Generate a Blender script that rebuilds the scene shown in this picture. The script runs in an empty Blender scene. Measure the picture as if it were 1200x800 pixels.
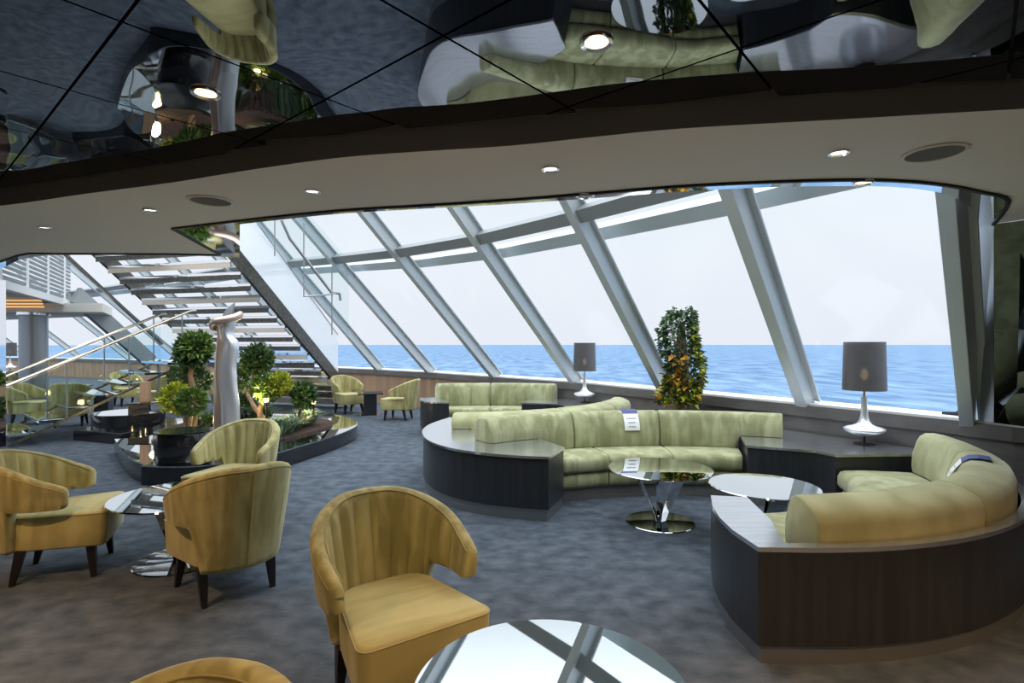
import bpy, bmesh, math, random
from mathutils import Vector, Matrix
random.seed(7)
PI = math.pi
SC = bpy.context.scene
COL = SC.collection
F, HC, HZ = 640.0, 1.48, 403.0          # focal length (px), eye height (m), horizon row

def gp(px, py, z=0.0):                   # ground-plan point at height z
    Y = F * (HC - z) / (py - HZ)
    return ((px - 600) / F * Y, Y)

# ------------------------------------------------------------------ materials
def mat(name, color, rough=0.5, metal=0.0, spec=0.5, sheen=0.0, coat=0.0, noise=None, bump=None, emit=None, tint=None):
    m = bpy.data.materials.new(name); m.use_nodes = True
    nt = m.node_tree; N = nt.nodes; L = nt.links
    b = N['Principled BSDF']
    b.inputs['Base Color'].default_value = (*color, 1)
    b.inputs['Roughness'].default_value = rough
    b.inputs['Metallic'].default_value = metal
    b.inputs['Specular IOR Level'].default_value = spec
    if sheen:
        b.inputs['Sheen Weight'].default_value = sheen
        b.inputs['Sheen Roughness'].default_value = 0.45
        b.inputs['Sheen Tint'].default_value = (*(tint or (1, 1, 0.9)), 1)
    if coat:
        b.inputs['Coat Weight'].default_value = coat
        b.inputs['Coat Roughness'].default_value = 0.05
    tc = N.new('ShaderNodeTexCoord')
    if noise:                             # (scale xyz, detail, second colour, lo, hi)
        mp = N.new('ShaderNodeMapping'); mp.inputs['Scale'].default_value = noise[0]
        nz = N.new('ShaderNodeTexNoise'); nz.inputs['Scale'].default_value = 1.0
        nz.inputs['Detail'].default_value = noise[1]
        L.new(tc.outputs['Object'], mp.inputs['Vector']); L.new(mp.outputs['Vector'], nz.inputs['Vector'])
        cr = N.new('ShaderNodeValToRGB')
        cr.color_ramp.elements[0].position = noise[3]; cr.color_ramp.elements[0].color = (*color, 1)
        cr.color_ramp.elements[1].position = noise[4]; cr.color_ramp.elements[1].color = (*noise[2], 1)
        L.new(nz.outputs['Fac'], cr.inputs['Fac']); L.new(cr.outputs['Color'], b.inputs['Base Color'])
    if bump:                              # (scale xyz, detail, strength, distance)
        mp = N.new('ShaderNodeMapping'); mp.inputs['Scale'].default_value = bump[0]
        nz = N.new('ShaderNodeTexNoise'); nz.inputs['Scale'].default_value = 1.0
        nz.inputs['Detail'].default_value = bump[1]
        bp = N.new('ShaderNodeBump'); bp.inputs['Strength'].default_value = bump[2]; bp.inputs['Distance'].default_value = bump[3]
        L.new(tc.outputs['Object'], mp.inputs['Vector']); L.new(mp.outputs['Vector'], nz.inputs['Vector'])
        L.new(nz.outputs['Fac'], bp.inputs['Height']); L.new(bp.outputs['Normal'], b.inputs['Normal'])
    if emit:
        b.inputs['Emission Color'].default_value = (*emit[0], 1); b.inputs['Emission Strength'].default_value = emit[1]
    return m

def glass_mat(name, tint, gloss):
    m = bpy.data.materials.new(name); m.use_nodes = True
    nt = m.node_tree; N = nt.nodes; L = nt.links
    N.remove(N['Principled BSDF']); out = N['Material Output']
    tr = N.new('ShaderNodeBsdfTransparent'); tr.inputs['Color'].default_value = (*tint, 1)
    gl = N.new('ShaderNodeBsdfGlossy'); gl.inputs['Roughness'].default_value = 0.0
    fr = N.new('ShaderNodeFresnel'); fr.inputs['IOR'].default_value = 1.45
    mu = N.new('ShaderNodeMath'); mu.operation = 'MULTIPLY'; mu.inputs[1].default_value = gloss
    mx = N.new('ShaderNodeMixShader')
    L.new(fr.outputs[0], mu.inputs[0]); L.new(mu.outputs[0], mx.inputs[0])
    L.new(tr.outputs[0], mx.inputs[1]); L.new(gl.outputs[0], mx.inputs[2]); L.new(mx.outputs[0], out.inputs[0])
    return m

def sky_glare_mat():  # clear balustrade glass; white mixed into its colour stands for the reflected sky
    m = bpy.data.materials.new('sky_glare_glass'); m.use_nodes = True
    nt = m.node_tree; N = nt.nodes; L = nt.links; N.remove(N['Principled BSDF'])
    tr = N.new('ShaderNodeBsdfTransparent'); tr.inputs['Color'].default_value = (0.97, 0.98, 1, 1)
    df = N.new('ShaderNodeBsdfTranslucent'); df.inputs['Color'].default_value = (0.92, 0.94, 0.96, 1)
    d2 = N.new('ShaderNodeBsdfDiffuse'); d2.inputs['Color'].default_value = (0.92, 0.94, 0.96, 1)
    ad = N.new('ShaderNodeMixShader'); ad.inputs[0].default_value = 0.4
    mx = N.new('ShaderNodeMixShader'); mx.inputs[0].default_value = 0.55
    L.new(df.outputs[0], ad.inputs[1]); L.new(d2.outputs[0], ad.inputs[2])
    L.new(tr.outputs[0], mx.inputs[1]); L.new(ad.outputs[0], mx.inputs[2]); L.new(mx.outputs[0], N['Material Output'].inputs[0])
    return m

def velvet(name, c1, c2, scale):
    m = bpy.data.materials.new(name); m.use_nodes = True
    nt = m.node_tree; N = nt.nodes; L = nt.links; b = N['Principled BSDF']
    b.inputs['Roughness'].default_value = 0.75; b.inputs['Specular IOR Level'].default_value = 0.25
    b.inputs['Sheen Weight'].default_value = 0.55; b.inputs['Sheen Roughness'].default_value = 0.4
    b.inputs['Sheen Tint'].default_value = (1, 0.98, 0.8, 1)
    tc = N.new('ShaderNodeTexCoord')
    mp = N.new('ShaderNodeMapping'); mp.inputs['Scale'].default_value = scale
    n1 = N.new('ShaderNodeTexNoise'); n1.inputs['Scale'].default_value = 1; n1.inputs['Detail'].default_value = 2.5; n1.inputs['Distortion'].default_value = 0.6
    L.new(tc.outputs['Object'], mp.inputs['Vector']); L.new(mp.outputs['Vector'], n1.inputs['Vector'])
    n2 = N.new('ShaderNodeTexNoise'); n2.inputs['Scale'].default_value = 5; n2.inputs['Detail'].default_value = 5
    L.new(tc.outputs['Object'], n2.inputs['Vector'])
    ad = N.new('ShaderNodeMath'); ad.operation = 'MULTIPLY_ADD'; ad.inputs[1].default_value = 0.45
    L.new(n2.outputs['Fac'], ad.inputs[0]); L.new(n1.outputs['Fac'], ad.inputs[2])
    cr = N.new('ShaderNodeValToRGB')
    cr.color_ramp.elements[0].position = 0.62; cr.color_ramp.elements[0].color = (*c1, 1)
    cr.color_ramp.elements[1].position = 0.86; cr.color_ramp.elements[1].color = (*c2, 1)
    L.new(ad.outputs[0], cr.inputs['Fac']); L.new(cr.outputs['Color'], b.inputs['Base Color'])
    bp = N.new('ShaderNodeBump'); bp.inputs['Strength'].default_value = 0.35; bp.inputs['Distance'].default_value = 0.012
    L.new(n1.outputs['Fac'], bp.inputs['Height']); L.new(bp.outputs['Normal'], b.inputs['Normal'])
    return m

M = {}
M['velvet'] = velvet('green_velvet', (0.29, 0.262, 0.105), (0.49, 0.45, 0.215), (12, 12, 1.2))
M['velvet_sofa'] = velvet('sofa_velvet', (0.235, 0.24, 0.118), (0.39, 0.40, 0.23), (9, 9, 0.8))
M['velvet_booth'] = velvet('booth_velvet', (0.30, 0.30, 0.15), (0.41, 0.415, 0.235), (4, 4, 3))
M['velvet_seat'] = velvet('seat_velvet', (0.37, 0.335, 0.14), (0.49, 0.45, 0.215), (1.6, 9, 2))
M['seam'] = mat('seam_piping', (0.34, 0.29, 0.12), 0.7, sheen=0.3)
M['carpet'] = mat('carpet', (0.045, 0.058, 0.075), 0.95, spec=0.1, sheen=0.05, tint=(0.8, 0.9, 1), noise=((7, 8.5, 1), 12, (0.098, 0.117, 0.143), 0.34, 0.68), bump=((90, 90, 90), 3, 0.5, 0.01))
M['wood'] = mat('dark_wood', (0.019, 0.021, 0.025), 0.32, spec=0.45, noise=((26, 26, 1.4), 4, (0.031, 0.033, 0.038), 0.35, 0.7))
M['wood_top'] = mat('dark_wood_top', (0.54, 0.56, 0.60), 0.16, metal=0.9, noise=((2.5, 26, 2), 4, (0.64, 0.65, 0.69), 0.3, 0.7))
M['plinth'] = mat('metal_plinth', (0.30, 0.31, 0.32), 0.4, metal=0.8)
M['black'] = mat('black_lacquer', (0.012, 0.013, 0.016), 0.12, spec=0.6, coat=0.3)
M['leg'] = mat('black_stained_leg', (0.012, 0.010, 0.012), 0.35)
M['mirror'] = mat('chrome_mirror', (0.86, 0.87, 0.88), 0.03, metal=1)
M['chrome'] = mat('chrome', (0.86, 0.86, 0.88), 0.14, metal=1)
M['smoked'] = mat('smoked_mirror', (0.35, 0.36, 0.37), 0.03, metal=1)
M['bronze'] = mat('bronze_mirror', (0.75, 0.55, 0.38), 0.08, metal=1)
M['brass'] = mat('brass_rail', (0.72, 0.62, 0.5), 0.22, metal=1)
M['steel'] = mat('brushed_steel', (0.36, 0.38, 0.40), 0.38, metal=0.75)
M['dsteel'] = mat('dark_steel', (0.10, 0.10, 0.10), 0.3, metal=0.7, noise=((30, 30, 30), 3, (0.2, 0.18, 0.13), 0.45, 0.65))
M['ceil_black'] = mat('black_mirror_ceiling', (0.27, 0.28, 0.30), 0.015, metal=1, bump=((1.6, 1.3, 1.0), 1, 0.16, 0.10))
M['groove'] = mat('groove', (0.01, 0.01, 0.01), 0.6)
M['beige'] = mat('beige_ceiling', (0.74, 0.71, 0.64), 0.7, spec=0.3)
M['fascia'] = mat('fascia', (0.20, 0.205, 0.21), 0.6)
M['wallgrey'] = mat('grey_wall_panel', (0.115, 0.108, 0.105), 0.45, noise=((3, 3, 9), 4, (0.145, 0.136, 0.132), 0.4, 0.6))
M['wallwood'] = mat('oak_panel', (0.32, 0.2, 0.12), 0.5, noise=((5, 5, 0.7), 3, (0.42, 0.27, 0.17), 0.4, 0.6))
M['sill'] = mat('white_sill', (0.72, 0.73, 0.74), 0.4)
M['mull'] = mat('mullion_paint', (0.52, 0.56, 0.58), 0.42, metal=0.25)
M['post'] = mat('end_post_metal', (0.50, 0.56, 0.61), 0.5, metal=0.15)
M['purlin'] = mat('grey_beam', (0.24, 0.26, 0.27), 0.5)
M['purlin_out'] = mat('pale_outer_beam', (0.52, 0.57, 0.60), 0.5)
M['wall_black'] = mat('black_glass_panel', (0.085, 0.095, 0.10), 0.05, metal=1)
M['panel_grey'] = mat('smoked_metal_panel', (0.55, 0.57, 0.60), 0.38, metal=1)
M['glass'] = glass_mat('window_glass', (0.975, 0.985, 0.99), 0.025)
M['bal_glass'] = glass_mat('balustrade_glass', (0.93, 0.965, 0.965), 0.3)
M['table_glass'] = mat('mirrored_table_top', (0.66, 0.69, 0.70), 0.02, metal=1)
M['satin'] = mat('satin_silver', (0.80, 0.82, 0.86), 0.34, metal=0.75)
M['satin_bronze'] = mat('satin_bronze', (0.62, 0.47, 0.38), 0.34, metal=0.75)
M['shade'] = None
M['sky_glare'] = sky_glare_mat()
M['white'] = mat('white_card', (0.8, 0.8, 0.8), 0.6)
M['navy'] = mat('navy_card', (0.05, 0.07, 0.22), 0.6)
M['ink'] = mat('grey_ink', (0.35, 0.36, 0.4), 0.6)
M['soil'] = mat('bark_mulch', (0.025, 0.014, 0.01), 0.9, noise=((40, 40, 40), 4, (0.09, 0.045, 0.028), 0.42, 0.6), bump=((45, 45, 45), 4, 1.0, 0.05))
M['bark'] = mat('bark', (0.16, 0.10, 0.06), 0.9, noise=((20, 20, 6), 4, (0.34, 0.22, 0.13), 0.35, 0.65), bump=((30, 30, 10), 4, 0.8, 0.02))
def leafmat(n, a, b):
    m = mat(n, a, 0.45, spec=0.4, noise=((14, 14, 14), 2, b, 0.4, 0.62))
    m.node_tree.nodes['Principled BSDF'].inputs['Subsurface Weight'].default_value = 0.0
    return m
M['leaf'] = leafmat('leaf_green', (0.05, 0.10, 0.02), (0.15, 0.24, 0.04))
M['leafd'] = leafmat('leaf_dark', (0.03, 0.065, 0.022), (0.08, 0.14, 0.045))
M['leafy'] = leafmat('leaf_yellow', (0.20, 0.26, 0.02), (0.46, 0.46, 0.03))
M['leafb'] = leafmat('leaf_bluegreen', (0.09, 0.15, 0.09), (0.2, 0.28, 0.17))
M['leafo'] = leafmat('leaf_orange', (0.5, 0.22, 0.03), (0.65, 0.42, 0.05))
M['bulb'] = mat('lamp_glow', (1, 0.9, 0.75), 0.5, emit=((1.0, 0.66, 0.36), 2.6))
M['bulbw'] = mat('downlight_glow', (1, 0.97, 0.9), 0.5, emit=((1.0, 0.93, 0.82), 1.6))
M['bulbs'] = mat('shade_bulb', (1, 0.8, 0.5), 0.5, emit=((1.0, 0.62, 0.3), 5))
M['gold'] = mat('gold_strip', (0.8, 0.45, 0.15), 0.4, emit=((1.0, 0.55, 0.2), 0.7))
M['speaker'] = mat('speaker_mesh', (0.13, 0.12, 0.105), 0.8)
M['greyslat'] = mat('grey_slat', (0.2, 0.23, 0.24), 0.5)
M['plastic'] = mat('black_plastic', (0.02, 0.022, 0.03), 0.5)

def shade_mat():
    m = bpy.data.materials.new('smoked_shade'); m.use_nodes = True
    nt = m.node_tree; N = nt.nodes; L = nt.links
    b = N['Principled BSDF']; b.inputs['Base Color'].default_value = (0.11, 0.105, 0.11, 1); b.inputs['Roughness'].default_value = 0.35
    tr = N.new('ShaderNodeBsdfTransparent'); mx = N.new('ShaderNodeMixShader'); mx.inputs[0].default_value = 0.86
    L.new(tr.outputs[0], mx.inputs[1]); L.new(b.outputs[0], mx.inputs[2]); L.new(mx.outputs[0], N['Material Output'].inputs[0])
    return m
M['shade'] = shade_mat()

def sea_mat():
    m = bpy.data.materials.new('sea_water'); m.use_nodes = True
    nt = m.node_tree; N = nt.nodes; L = nt.links; b = N['Principled BSDF']
    tc = N.new('ShaderNodeTexCoord')
    mp = N.new('ShaderNodeMapping'); mp.inputs['Scale'].default_value = (0.07, 0.022, 1); mp.inputs['Rotation'].default_value = (0, 0, 0.12)
    nz = N.new('ShaderNodeTexNoise'); nz.inputs['Scale'].default_value = 1; nz.inputs['Detail'].default_value = 8; nz.inputs['Roughness'].default_value = 0.62
    L.new(tc.outputs['Object'], mp.inputs['Vector']); L.new(mp.outputs['Vector'], nz.inputs['Vector'])
    cr = N.new('ShaderNodeValToRGB')
    cr.color_ramp.elements[0].position = 0.40; cr.color_ramp.elements[0].color = (0.048, 0.12, 0.235, 1)
    cr.color_ramp.elements[1].position = 0.62; cr.color_ramp.elements[1].color = (0.15, 0.25, 0.375, 1)
    L.new(nz.outputs['Fac'], cr.inputs['Fac']); L.new(cr.outputs['Color'], b.inputs['Base Color'])
    b.inputs['Roughness'].default_value = 0.6; b.inputs['Specular IOR Level'].default_value = 0.12
    return m
M['sea'] = sea_mat()

# ------------------------------------------------------------------ mesh builder
class MB:
    def __init__(s): s.v = []; s.f = []; s.mi = []; s.cur = 0
    def add(s, vs, fs):
        o = len(s.v); s.v += [tuple(v) for v in vs]; s.f += [tuple(i + o for i in f) for f in fs]; s.mi += [s.cur] * len(fs)
    def box(s, c, size, rz=0.0, rot=None):
        hx, hy, hz = [k / 2 for k in size]
        R = rot if rot is not None else Matrix.Rotation(rz, 3, 'Z')
        vs = [Vector(c) + R @ Vector((x * hx, y * hy, z * hz)) for x in (-1, 1) for y in (-1, 1) for z in (-1, 1)]
        s.add(vs, [(0, 1, 3, 2), (4, 6, 7, 5), (0, 4, 5, 1), (2, 3, 7, 6), (0, 2, 6, 4), (1, 5, 7, 3)]); return s
    def bar(s, a, b, w, h, up=(0, 0, 1)):
        a = Vector(a); b = Vector(b); d = (b - a); l = d.length; d.normalize()
        x = d.cross(Vector(up)); x.normalize(); u = x.cross(d)
        R = Matrix((x, d, u)).transposed()
        return s.box((a + b) / 2, (w, l, h), rot=R)
    def prism(s, poly, z0, z1):
        n = len(poly)
        ar = sum(poly[i][0] * poly[(i + 1) % n][1] - poly[(i + 1) % n][0] * poly[i][1] for i in range(n))
        if ar < 0: poly = list(reversed(poly))
        vs = [(p[0], p[1], z0) for p in poly] + [(p[0], p[1], z1) for p in poly]
        fs = [tuple(reversed(range(n))), tuple(range(n, 2 * n))] + [(i, (i + 1) % n, n + (i + 1) % n, n + i) for i in range(n)]
        s.add(vs, fs); return s
    def tube(s, pts, r, seg=10, cap=True, taper=None):
        pts = [Vector(p) for p in pts]; n = len(pts); vs = []; prev = None
        for i, p in enumerate(pts):
            d = (pts[min(i + 1, n - 1)] - pts[max(i - 1, 0)]).normalized()
            if prev is None:
                ref = Vector((0, 0, 1)) if abs(d.z) < 0.9 else Vector((1, 0, 0)); x = d.cross(ref).normalized()
            else:
                x = (prev - d * prev.dot(d)).normalized()
            prev = x; y = d.cross(x)
            rr = r if taper is None else taper[i]
            vs += [p + (x * math.cos(2 * PI * k / seg) + y * math.sin(2 * PI * k / seg)) * rr for k in range(seg)]
        fs = [(i * seg + k, i * seg + (k + 1) % seg, (i + 1) * seg + (k + 1) % seg, (i + 1) * seg + k) for i in range(n - 1) for k in range(seg)]
        if cap: fs += [tuple(reversed(range(seg))), tuple((n - 1) * seg + k for k in range(seg))]
        s.add(vs, fs); return s
    def lathe(s, prof, c=(0, 0, 0), seg=40):
        vs = []; n = len(prof)
        for r, z in prof:
            vs += [(c[0] + max(r, 1e-4) * math.cos(2 * PI * k / seg), c[1] + max(r, 1e-4) * math.sin(2 * PI * k / seg), c[2] + z) for k in range(seg)]
        fs = [(i * seg + k, i * seg + (k + 1) % seg, (i + 1) * seg + (k + 1) % seg, (i + 1) * seg + k) for i in range(n - 1) for k in range(seg)]
        s.add(vs, fs); return s
    def grid(s, rows, closed=True, cap=True):      # rows: list of rings
        n = len(rows[0]); vs = [p for r in rows for p in r]; fs = []
        for i in range(len(rows) - 1):
            for k in range(n if closed else n - 1):
                fs.append((i * n + k, i * n + (k + 1) % n, (i + 1) * n + (k + 1) % n, (i + 1) * n + k))
        if cap and closed:
            fs += [tuple(reversed(range(n))), tuple((len(rows) - 1) * n + k for k in range(n))]
        s.add(vs, fs); return s
    def build(s, name, mats, parent=None, smooth=True, bevel=0.0, subsurf=0, angle=35):
        me = bpy.data.meshes.new(name); me.from_pydata(s.v, [], s.f)
        if not isinstance(mats, (list, tuple)): mats = [mats]
        for m in mats: me.materials.append(m)
        for p, mi in zip(me.polygons, s.mi): p.material_index = mi
        bm = bmesh.new(); bm.from_mesh(me); bmesh.ops.recalc_face_normals(bm, faces=bm.faces[:]); bm.to_mesh(me); bm.free()
        if smooth:
            for p in me.polygons: p.use_smooth = True
            me.set_sharp_from_angle(angle=math.radians(angle))
        o = bpy.data.objects.new(name, me); COL.objects.link(o)
        if parent is not None: o.parent = parent
        if bevel:
            b = o.modifiers.new('bevel', 'BEVEL'); b.width = bevel; b.segments = 3; b.limit_method = 'ANGLE'; b.angle_limit = math.radians(40)
        if subsurf:
            q = o.modifiers.new('sub', 'SUBSURF'); q.levels = subsurf; q.render_levels = subsurf
        return o

def tag(o, label, cat, group=None, kind=None):
    o['label'] = label; o['category'] = cat
    if group: o['group'] = group
    if kind: o['kind'] = kind
    return o
def struct(o, label=None):
    o['kind'] = 'structure'
    if label: o['label'] = label
    return o
def thing(name, label, cat, loc=(0, 0, 0), rz=0.0, group=None):
    o = bpy.data.objects.new(name, None); COL.objects.link(o); o.location = loc; o.rotation_euler = (0, 0, rz); o.empty_display_size = 0.1
    return tag(o, label, cat, group)
def kids(o): return [c for c in bpy.data.objects if c.parent is o]
def dup(root, loc, rz, label, group=None, keep=None):
    r = root.copy(); COL.objects.link(r); r.location = loc; r.rotation_euler = (0, 0, rz); r['label'] = label
    if group: r['group'] = group
    for ch in kids(root):
        if keep and ch.name.split('.')[0] not in keep: continue
        c = ch.copy(); COL.objects.link(c); c.parent = r
        for g in kids(ch):
            d = g.copy(); COL.objects.link(d); d.parent = c
    return r

# ------------------------------------------------------------------ the facade
ZS = 0.85; DS = HC - ZS
def sp(px, py): Y = F * DS / (py - HZ); return ((px - 600) / F * Y, Y)
mul_px = [((443, 432), (407.8, 390.6)), ((503, 435), (400, 315.6)), ((578.8, 440), (426.6, 250)), ((671.9, 446), (531, 242)),
          ((776, 455.5), (663.4, 234.4)), ((938, 470.7), (851, 223.4)), ((1129.4, 489), (1104, 226))]
mulls = []
for (p, q) in mul_px:
    X, Y = sp(*p); dy = -0.79
    s_ = (F * DS - (q[1] - HZ) * Y) / (F + (q[1] - HZ) * dy)
    dx = ((q[0] - 600) / F * (Y + s_ * dy) - X) / s_
    mulls.append([X, Y, dx, dy])
ext = [(-5.2, 15.25), (-7.0, 16.6), (-8.8, 17.9), (-12.2, 20.2), (-15.6, 22.3), (-19.2, 24.3), (-23.0, 26.0), (-27.0, 27.4)]
mulls = [[x, y, -0.70, -0.76] for x, y in reversed(ext)] + mulls
NM = len(mulls)
def mp(i, s): X, Y, dx, dy = mulls[i]; return Vector((X + dx * s, Y + dy * s, ZS + s))
SMAX = 4.6
for i in range(NM - 1):
    n = i + 1
    a0, a1, b0, b1 = mp(i, 0), mp(i, SMAX), mp(i + 1, 0), mp(i + 1, SMAX)
    mb = MB(); off = Vector((0.06, 0.07, 0.07))
    q = [a0 + off, b0 + off, b1 + off, a1 + off]; t = Vector((0.007, 0.007, 0.007))
    mb.add(q + [p + t for p in q], [(0, 1, 2, 3), (7, 6, 5, 4), (0, 4, 5, 1), (1, 5, 6, 2), (2, 6, 7, 3), (3, 7, 4, 0)])
    w = struct(mb.build('window_%d' % n, M['glass'], smooth=False), 'tall sloping glass pane above the sill, facing the sea')
def mullion(i, wid, dep, shift=0.0):
    a, b = mp(i, -0.02), mp(i, SMAX)
    j = min(max(i, 1), NM - 2)
    al = (mp(j + 1, 0) - mp(j - 1, 0)); al.z = 0; al.normalize()
    d = (b - a).normalized(); al = (al - d * al.dot(d)).normalized(); nrm = d.cross(al)
    if nrm.z > 0: nrm = -nrm          # pointing inward and down
    c = [a, b]
    R = Matrix((al, d, nrm)).transposed()
    mb = MB(); mid = (a + b) / 2 + al * (wid / 2) + nrm * (-0.0)
    mb.box(mid, (wid, (b - a).length, dep), rot=R)
    mb.box(mid - nrm * (dep / 2 - 0.02) , (wid * 1.9, (b - a).length, 0.025), rot=R)
    return mb
for i in range(NM):
    wid, dep = (0.12, 0.2) if i < NM - 1 else (0.10, 0.24)
    o = mullion(i, wid, dep).build('trim_%d' % (i + 1), M['mull'] if i < NM - 1 else M['post'], smooth=False, bevel=0.006)
    struct(o, 'sloping grey metal window mullion')
# level beams across the mullions
def beam(svals, i0, mat_, name, off, w, h):
    mb = MB()
    pts = [mp(i0 + k, s) + Vector(off) for k, s in enumerate(svals)]
    for a, b in zip(pts[:-1], pts[1:]): mb.bar(a, b, w, h, up=(0.5, 0.55, 0.7))
    return mb.build(name, mat_, smooth=False)
n0 = NM - 7
struct(beam([2.45] * (n0) + [2.4, 2.3, 2.17, 2.11, 2.05, 1.98, 1.95], 0, M['purlin'], 'trim_31', (0, 0, 0.0), 0.16, 0.10), 'dark grey level beam crossing the mullions')
struct(beam([2.2] * (n0) + [2.1, 2.0, 1.86, 1.80, 1.75, 1.68, 1.66], 0, M['purlin_out'], 'trim_32', (0.22, 0.25, 0.24), 0.17, 0.13), 'pale level beam outside the glass')

# sill and wall below
base = [(m[0], m[1]) for m in mulls]
base_r = base + [(4.02, 4.35), (4.55, 3.55), (4.9, 2.4), (4.9, -5.0)]
def offset_line(pts, d):
    out = []
    for i, p in enumerate(pts):
        a = Vector(pts[max(i - 1, 0)]); b = Vector(pts[min(i + 1, len(pts) - 1)])
        t = (b - a).normalized(); nrm = Vector((t.y, -t.x))    # right-hand side of travel = inward?
        out.append((p[0] + nrm.x * d, p[1] + nrm.y * d))
    return out
inn = offset_line(base_r, 0.10); outw = offset_line(base_r, -0.32)
def strip(a, b, z0, z1):
    mb = MB()
    for i in range(len(a) - 1):
        mb.prism([a[i], a[i + 1], b[i + 1], b[i]], z0, z1)
    return mb
split = n0 + 3
struct(strip(offset_line(base_r, 0.06)[:split], outw[:split], 0, ZS - 0.14).build('wall_front', M['wallwood'], smooth=False), 'oak panelled low wall under the windows')
struct(strip(offset_line(base_r, 0.06)[split - 1:], outw[split - 1:], 0, ZS - 0.14).build('wall_starboard', M['wallgrey'], smooth=False), 'dark grey low wall under the windows')
struct(strip(inn, outw, ZS - 0.14, ZS - 0.022).build('trim_33', M['wallgrey'], smooth=False), 'grey window ledge')
struct(strip(offset_line(base_r, 0.085), offset_line(base_r, -0.30), ZS - 0.022, ZS).build('trim_34', M['sill'], smooth=False), 'thin white sill edge')
# dark cleat outside the window next to the end post
mb = MB()
pr = [(0, 0), (1, 0), (1, .075), (.55, .075), (.42, .03), (0, .022)]
f0 = Vector((3.855, 4.90, ZS + .001)); f1 = Vector((3.975, 4.68, ZS + .001)); fo = Vector((.06, .035, 0))
fv = [f0 + (f1 - f0) * u + Vector((0, 0, z)) for u, z in pr]
mb.add(fv + [p + fo for p in fv], [(0, 1, 2, 3, 4, 5), (11, 10, 9, 8, 7, 6)] + [(i, (i + 1) % 6, 6 + (i + 1) % 6, 6 + i) for i in range(6)])
tag(mb.build('mooring_fairlead', M['plastic'], smooth=False), 'small black stepped fitting on the sill beside the right end post', 'fitting')

# floor
fl = base_r + [(4.9, -5.0), (-27.0, -5.0)]
struct(MB().prism(fl, -0.12, 0.0).build('floor', M['carpet'], smooth=False), 'mottled blue grey carpet')
# sea
mb = MB(); mb.add([(-9000, -3000, -24), (12000, -3000, -24), (12000, 16000, -24), (-9000, 16000, -24)], [(0, 1, 2, 3)])
struct(mb.build('sea', M['sea'], smooth=False), 'calm blue sea to the horizon')

# ------------------------------------------------------------------ ceilings
def smooth_pts(pts, k=4):
    out = []
    for i in range(len(pts) - 1):
        p0 = Vector(pts[max(i - 1, 0)]); p1 = Vector(pts[i]); p2 = Vector(pts[i + 1]); p3 = Vector(pts[min(i + 2, len(pts) - 1)])
        for j in range(k):
            t = j / k
            q = 0.5 * ((2 * p1) + (-p0 + p2) * t + (2 * p0 - 5 * p1 + 4 * p2 - p3) * t * t + (-p0 + 3 * p1 - 3 * p2 + p3) * t ** 3)
            out.append((q.x, q.y))
    out.append(tuple(pts[-1])); return out
ZB, ZK = 2.285, 2.38
def cp(px, py, z=ZB): Y = F * (z - HC) / (HZ - py); return ((px - 600) / F * Y, Y)
near = [(-7.5, 6.2), cp(-120, 250), cp(0, 241), cp(100, 227), cp(200, 214), cp(300, 198), cp(400, 184.5), cp(500, 177), cp(600, 170.5), cp(700, 160), cp(800, 150.5), cp(1000, 139), cp(1200, 127.5), cp(1400, 118), (4.9, 1.6)]
far_out = [cp(0, 306), cp(20, 299), cp(35, 296), cp(65, 296.6), cp(200, 297), cp(258, 298), cp(202, 267), cp(300, 255.5), cp(400, 245.5), cp(500, 239.5), cp(600, 233), cp(700, 225), cp(800, 217), cp(900, 212), cp(1000, 209.5), cp(1060, 211), cp(1110, 216), cp(1150, 224), cp(1182, 234.5), cp(1164, 262.5)]
far_in = [cp(0, 315), cp(22, 304), cp(42, 300), cp(62, 298), cp(200, 298.2), cp(281, 301), cp(281, 262), cp(330, 256.5), cp(400, 249.5), cp(500, 243.5), cp(600, 238), cp(700, 231), cp(800, 223.5), cp(900, 218.5), cp(1000, 217), cp(1060, 219), cp(1104, 225.5), cp(1128, 236), cp(1142, 250), cp(1146, 268)]
near = smooth_pts(near, 4)
far_out = far_out[:6] + smooth_pts(far_out[6:], 4)
far_in = far_in[:6] + smooth_pts(far_in[6:], 4)
wall_top = [cp(1164, 262.5), cp(1250, 250), cp(1400, 236), (4.9, 3.2)]
poly = near + [(4.9, 3.2)] + [cp(1400, 236), cp(1250, 250)] + list(reversed(far_out)) + [(-7.4, 7.6), (-9.5, 8.0)]
mb = MB(); mb.prism(poly, ZB, 2.75)
beige = mb.build('ceiling', [M['beige'], M['fascia']], smooth=False)
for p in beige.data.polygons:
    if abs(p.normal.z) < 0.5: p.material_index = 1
struct(beige, 'smooth beige soffit with a curved edge')
mb = MB()
for i in range(len(far_out) - 1):
    mb.prism([far_out[i], far_out[i + 1], far_in[i + 1], far_in[i]], ZB - 0.004, ZB + 0.30)
struct(mb.build('trim_35', M['mirror'], smooth=False), 'mirror strip around the opening edge')
mb = MB()
for i in range(len(far_out) - 1):
    mb.bar((*far_out[i], ZB - 0.006), (*far_out[i + 1], ZB - 0.006), 0.02, 0.012)
struct(mb.build('trim_36', M['groove'], smooth=False), 'thin black line around the opening edge')
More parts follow.
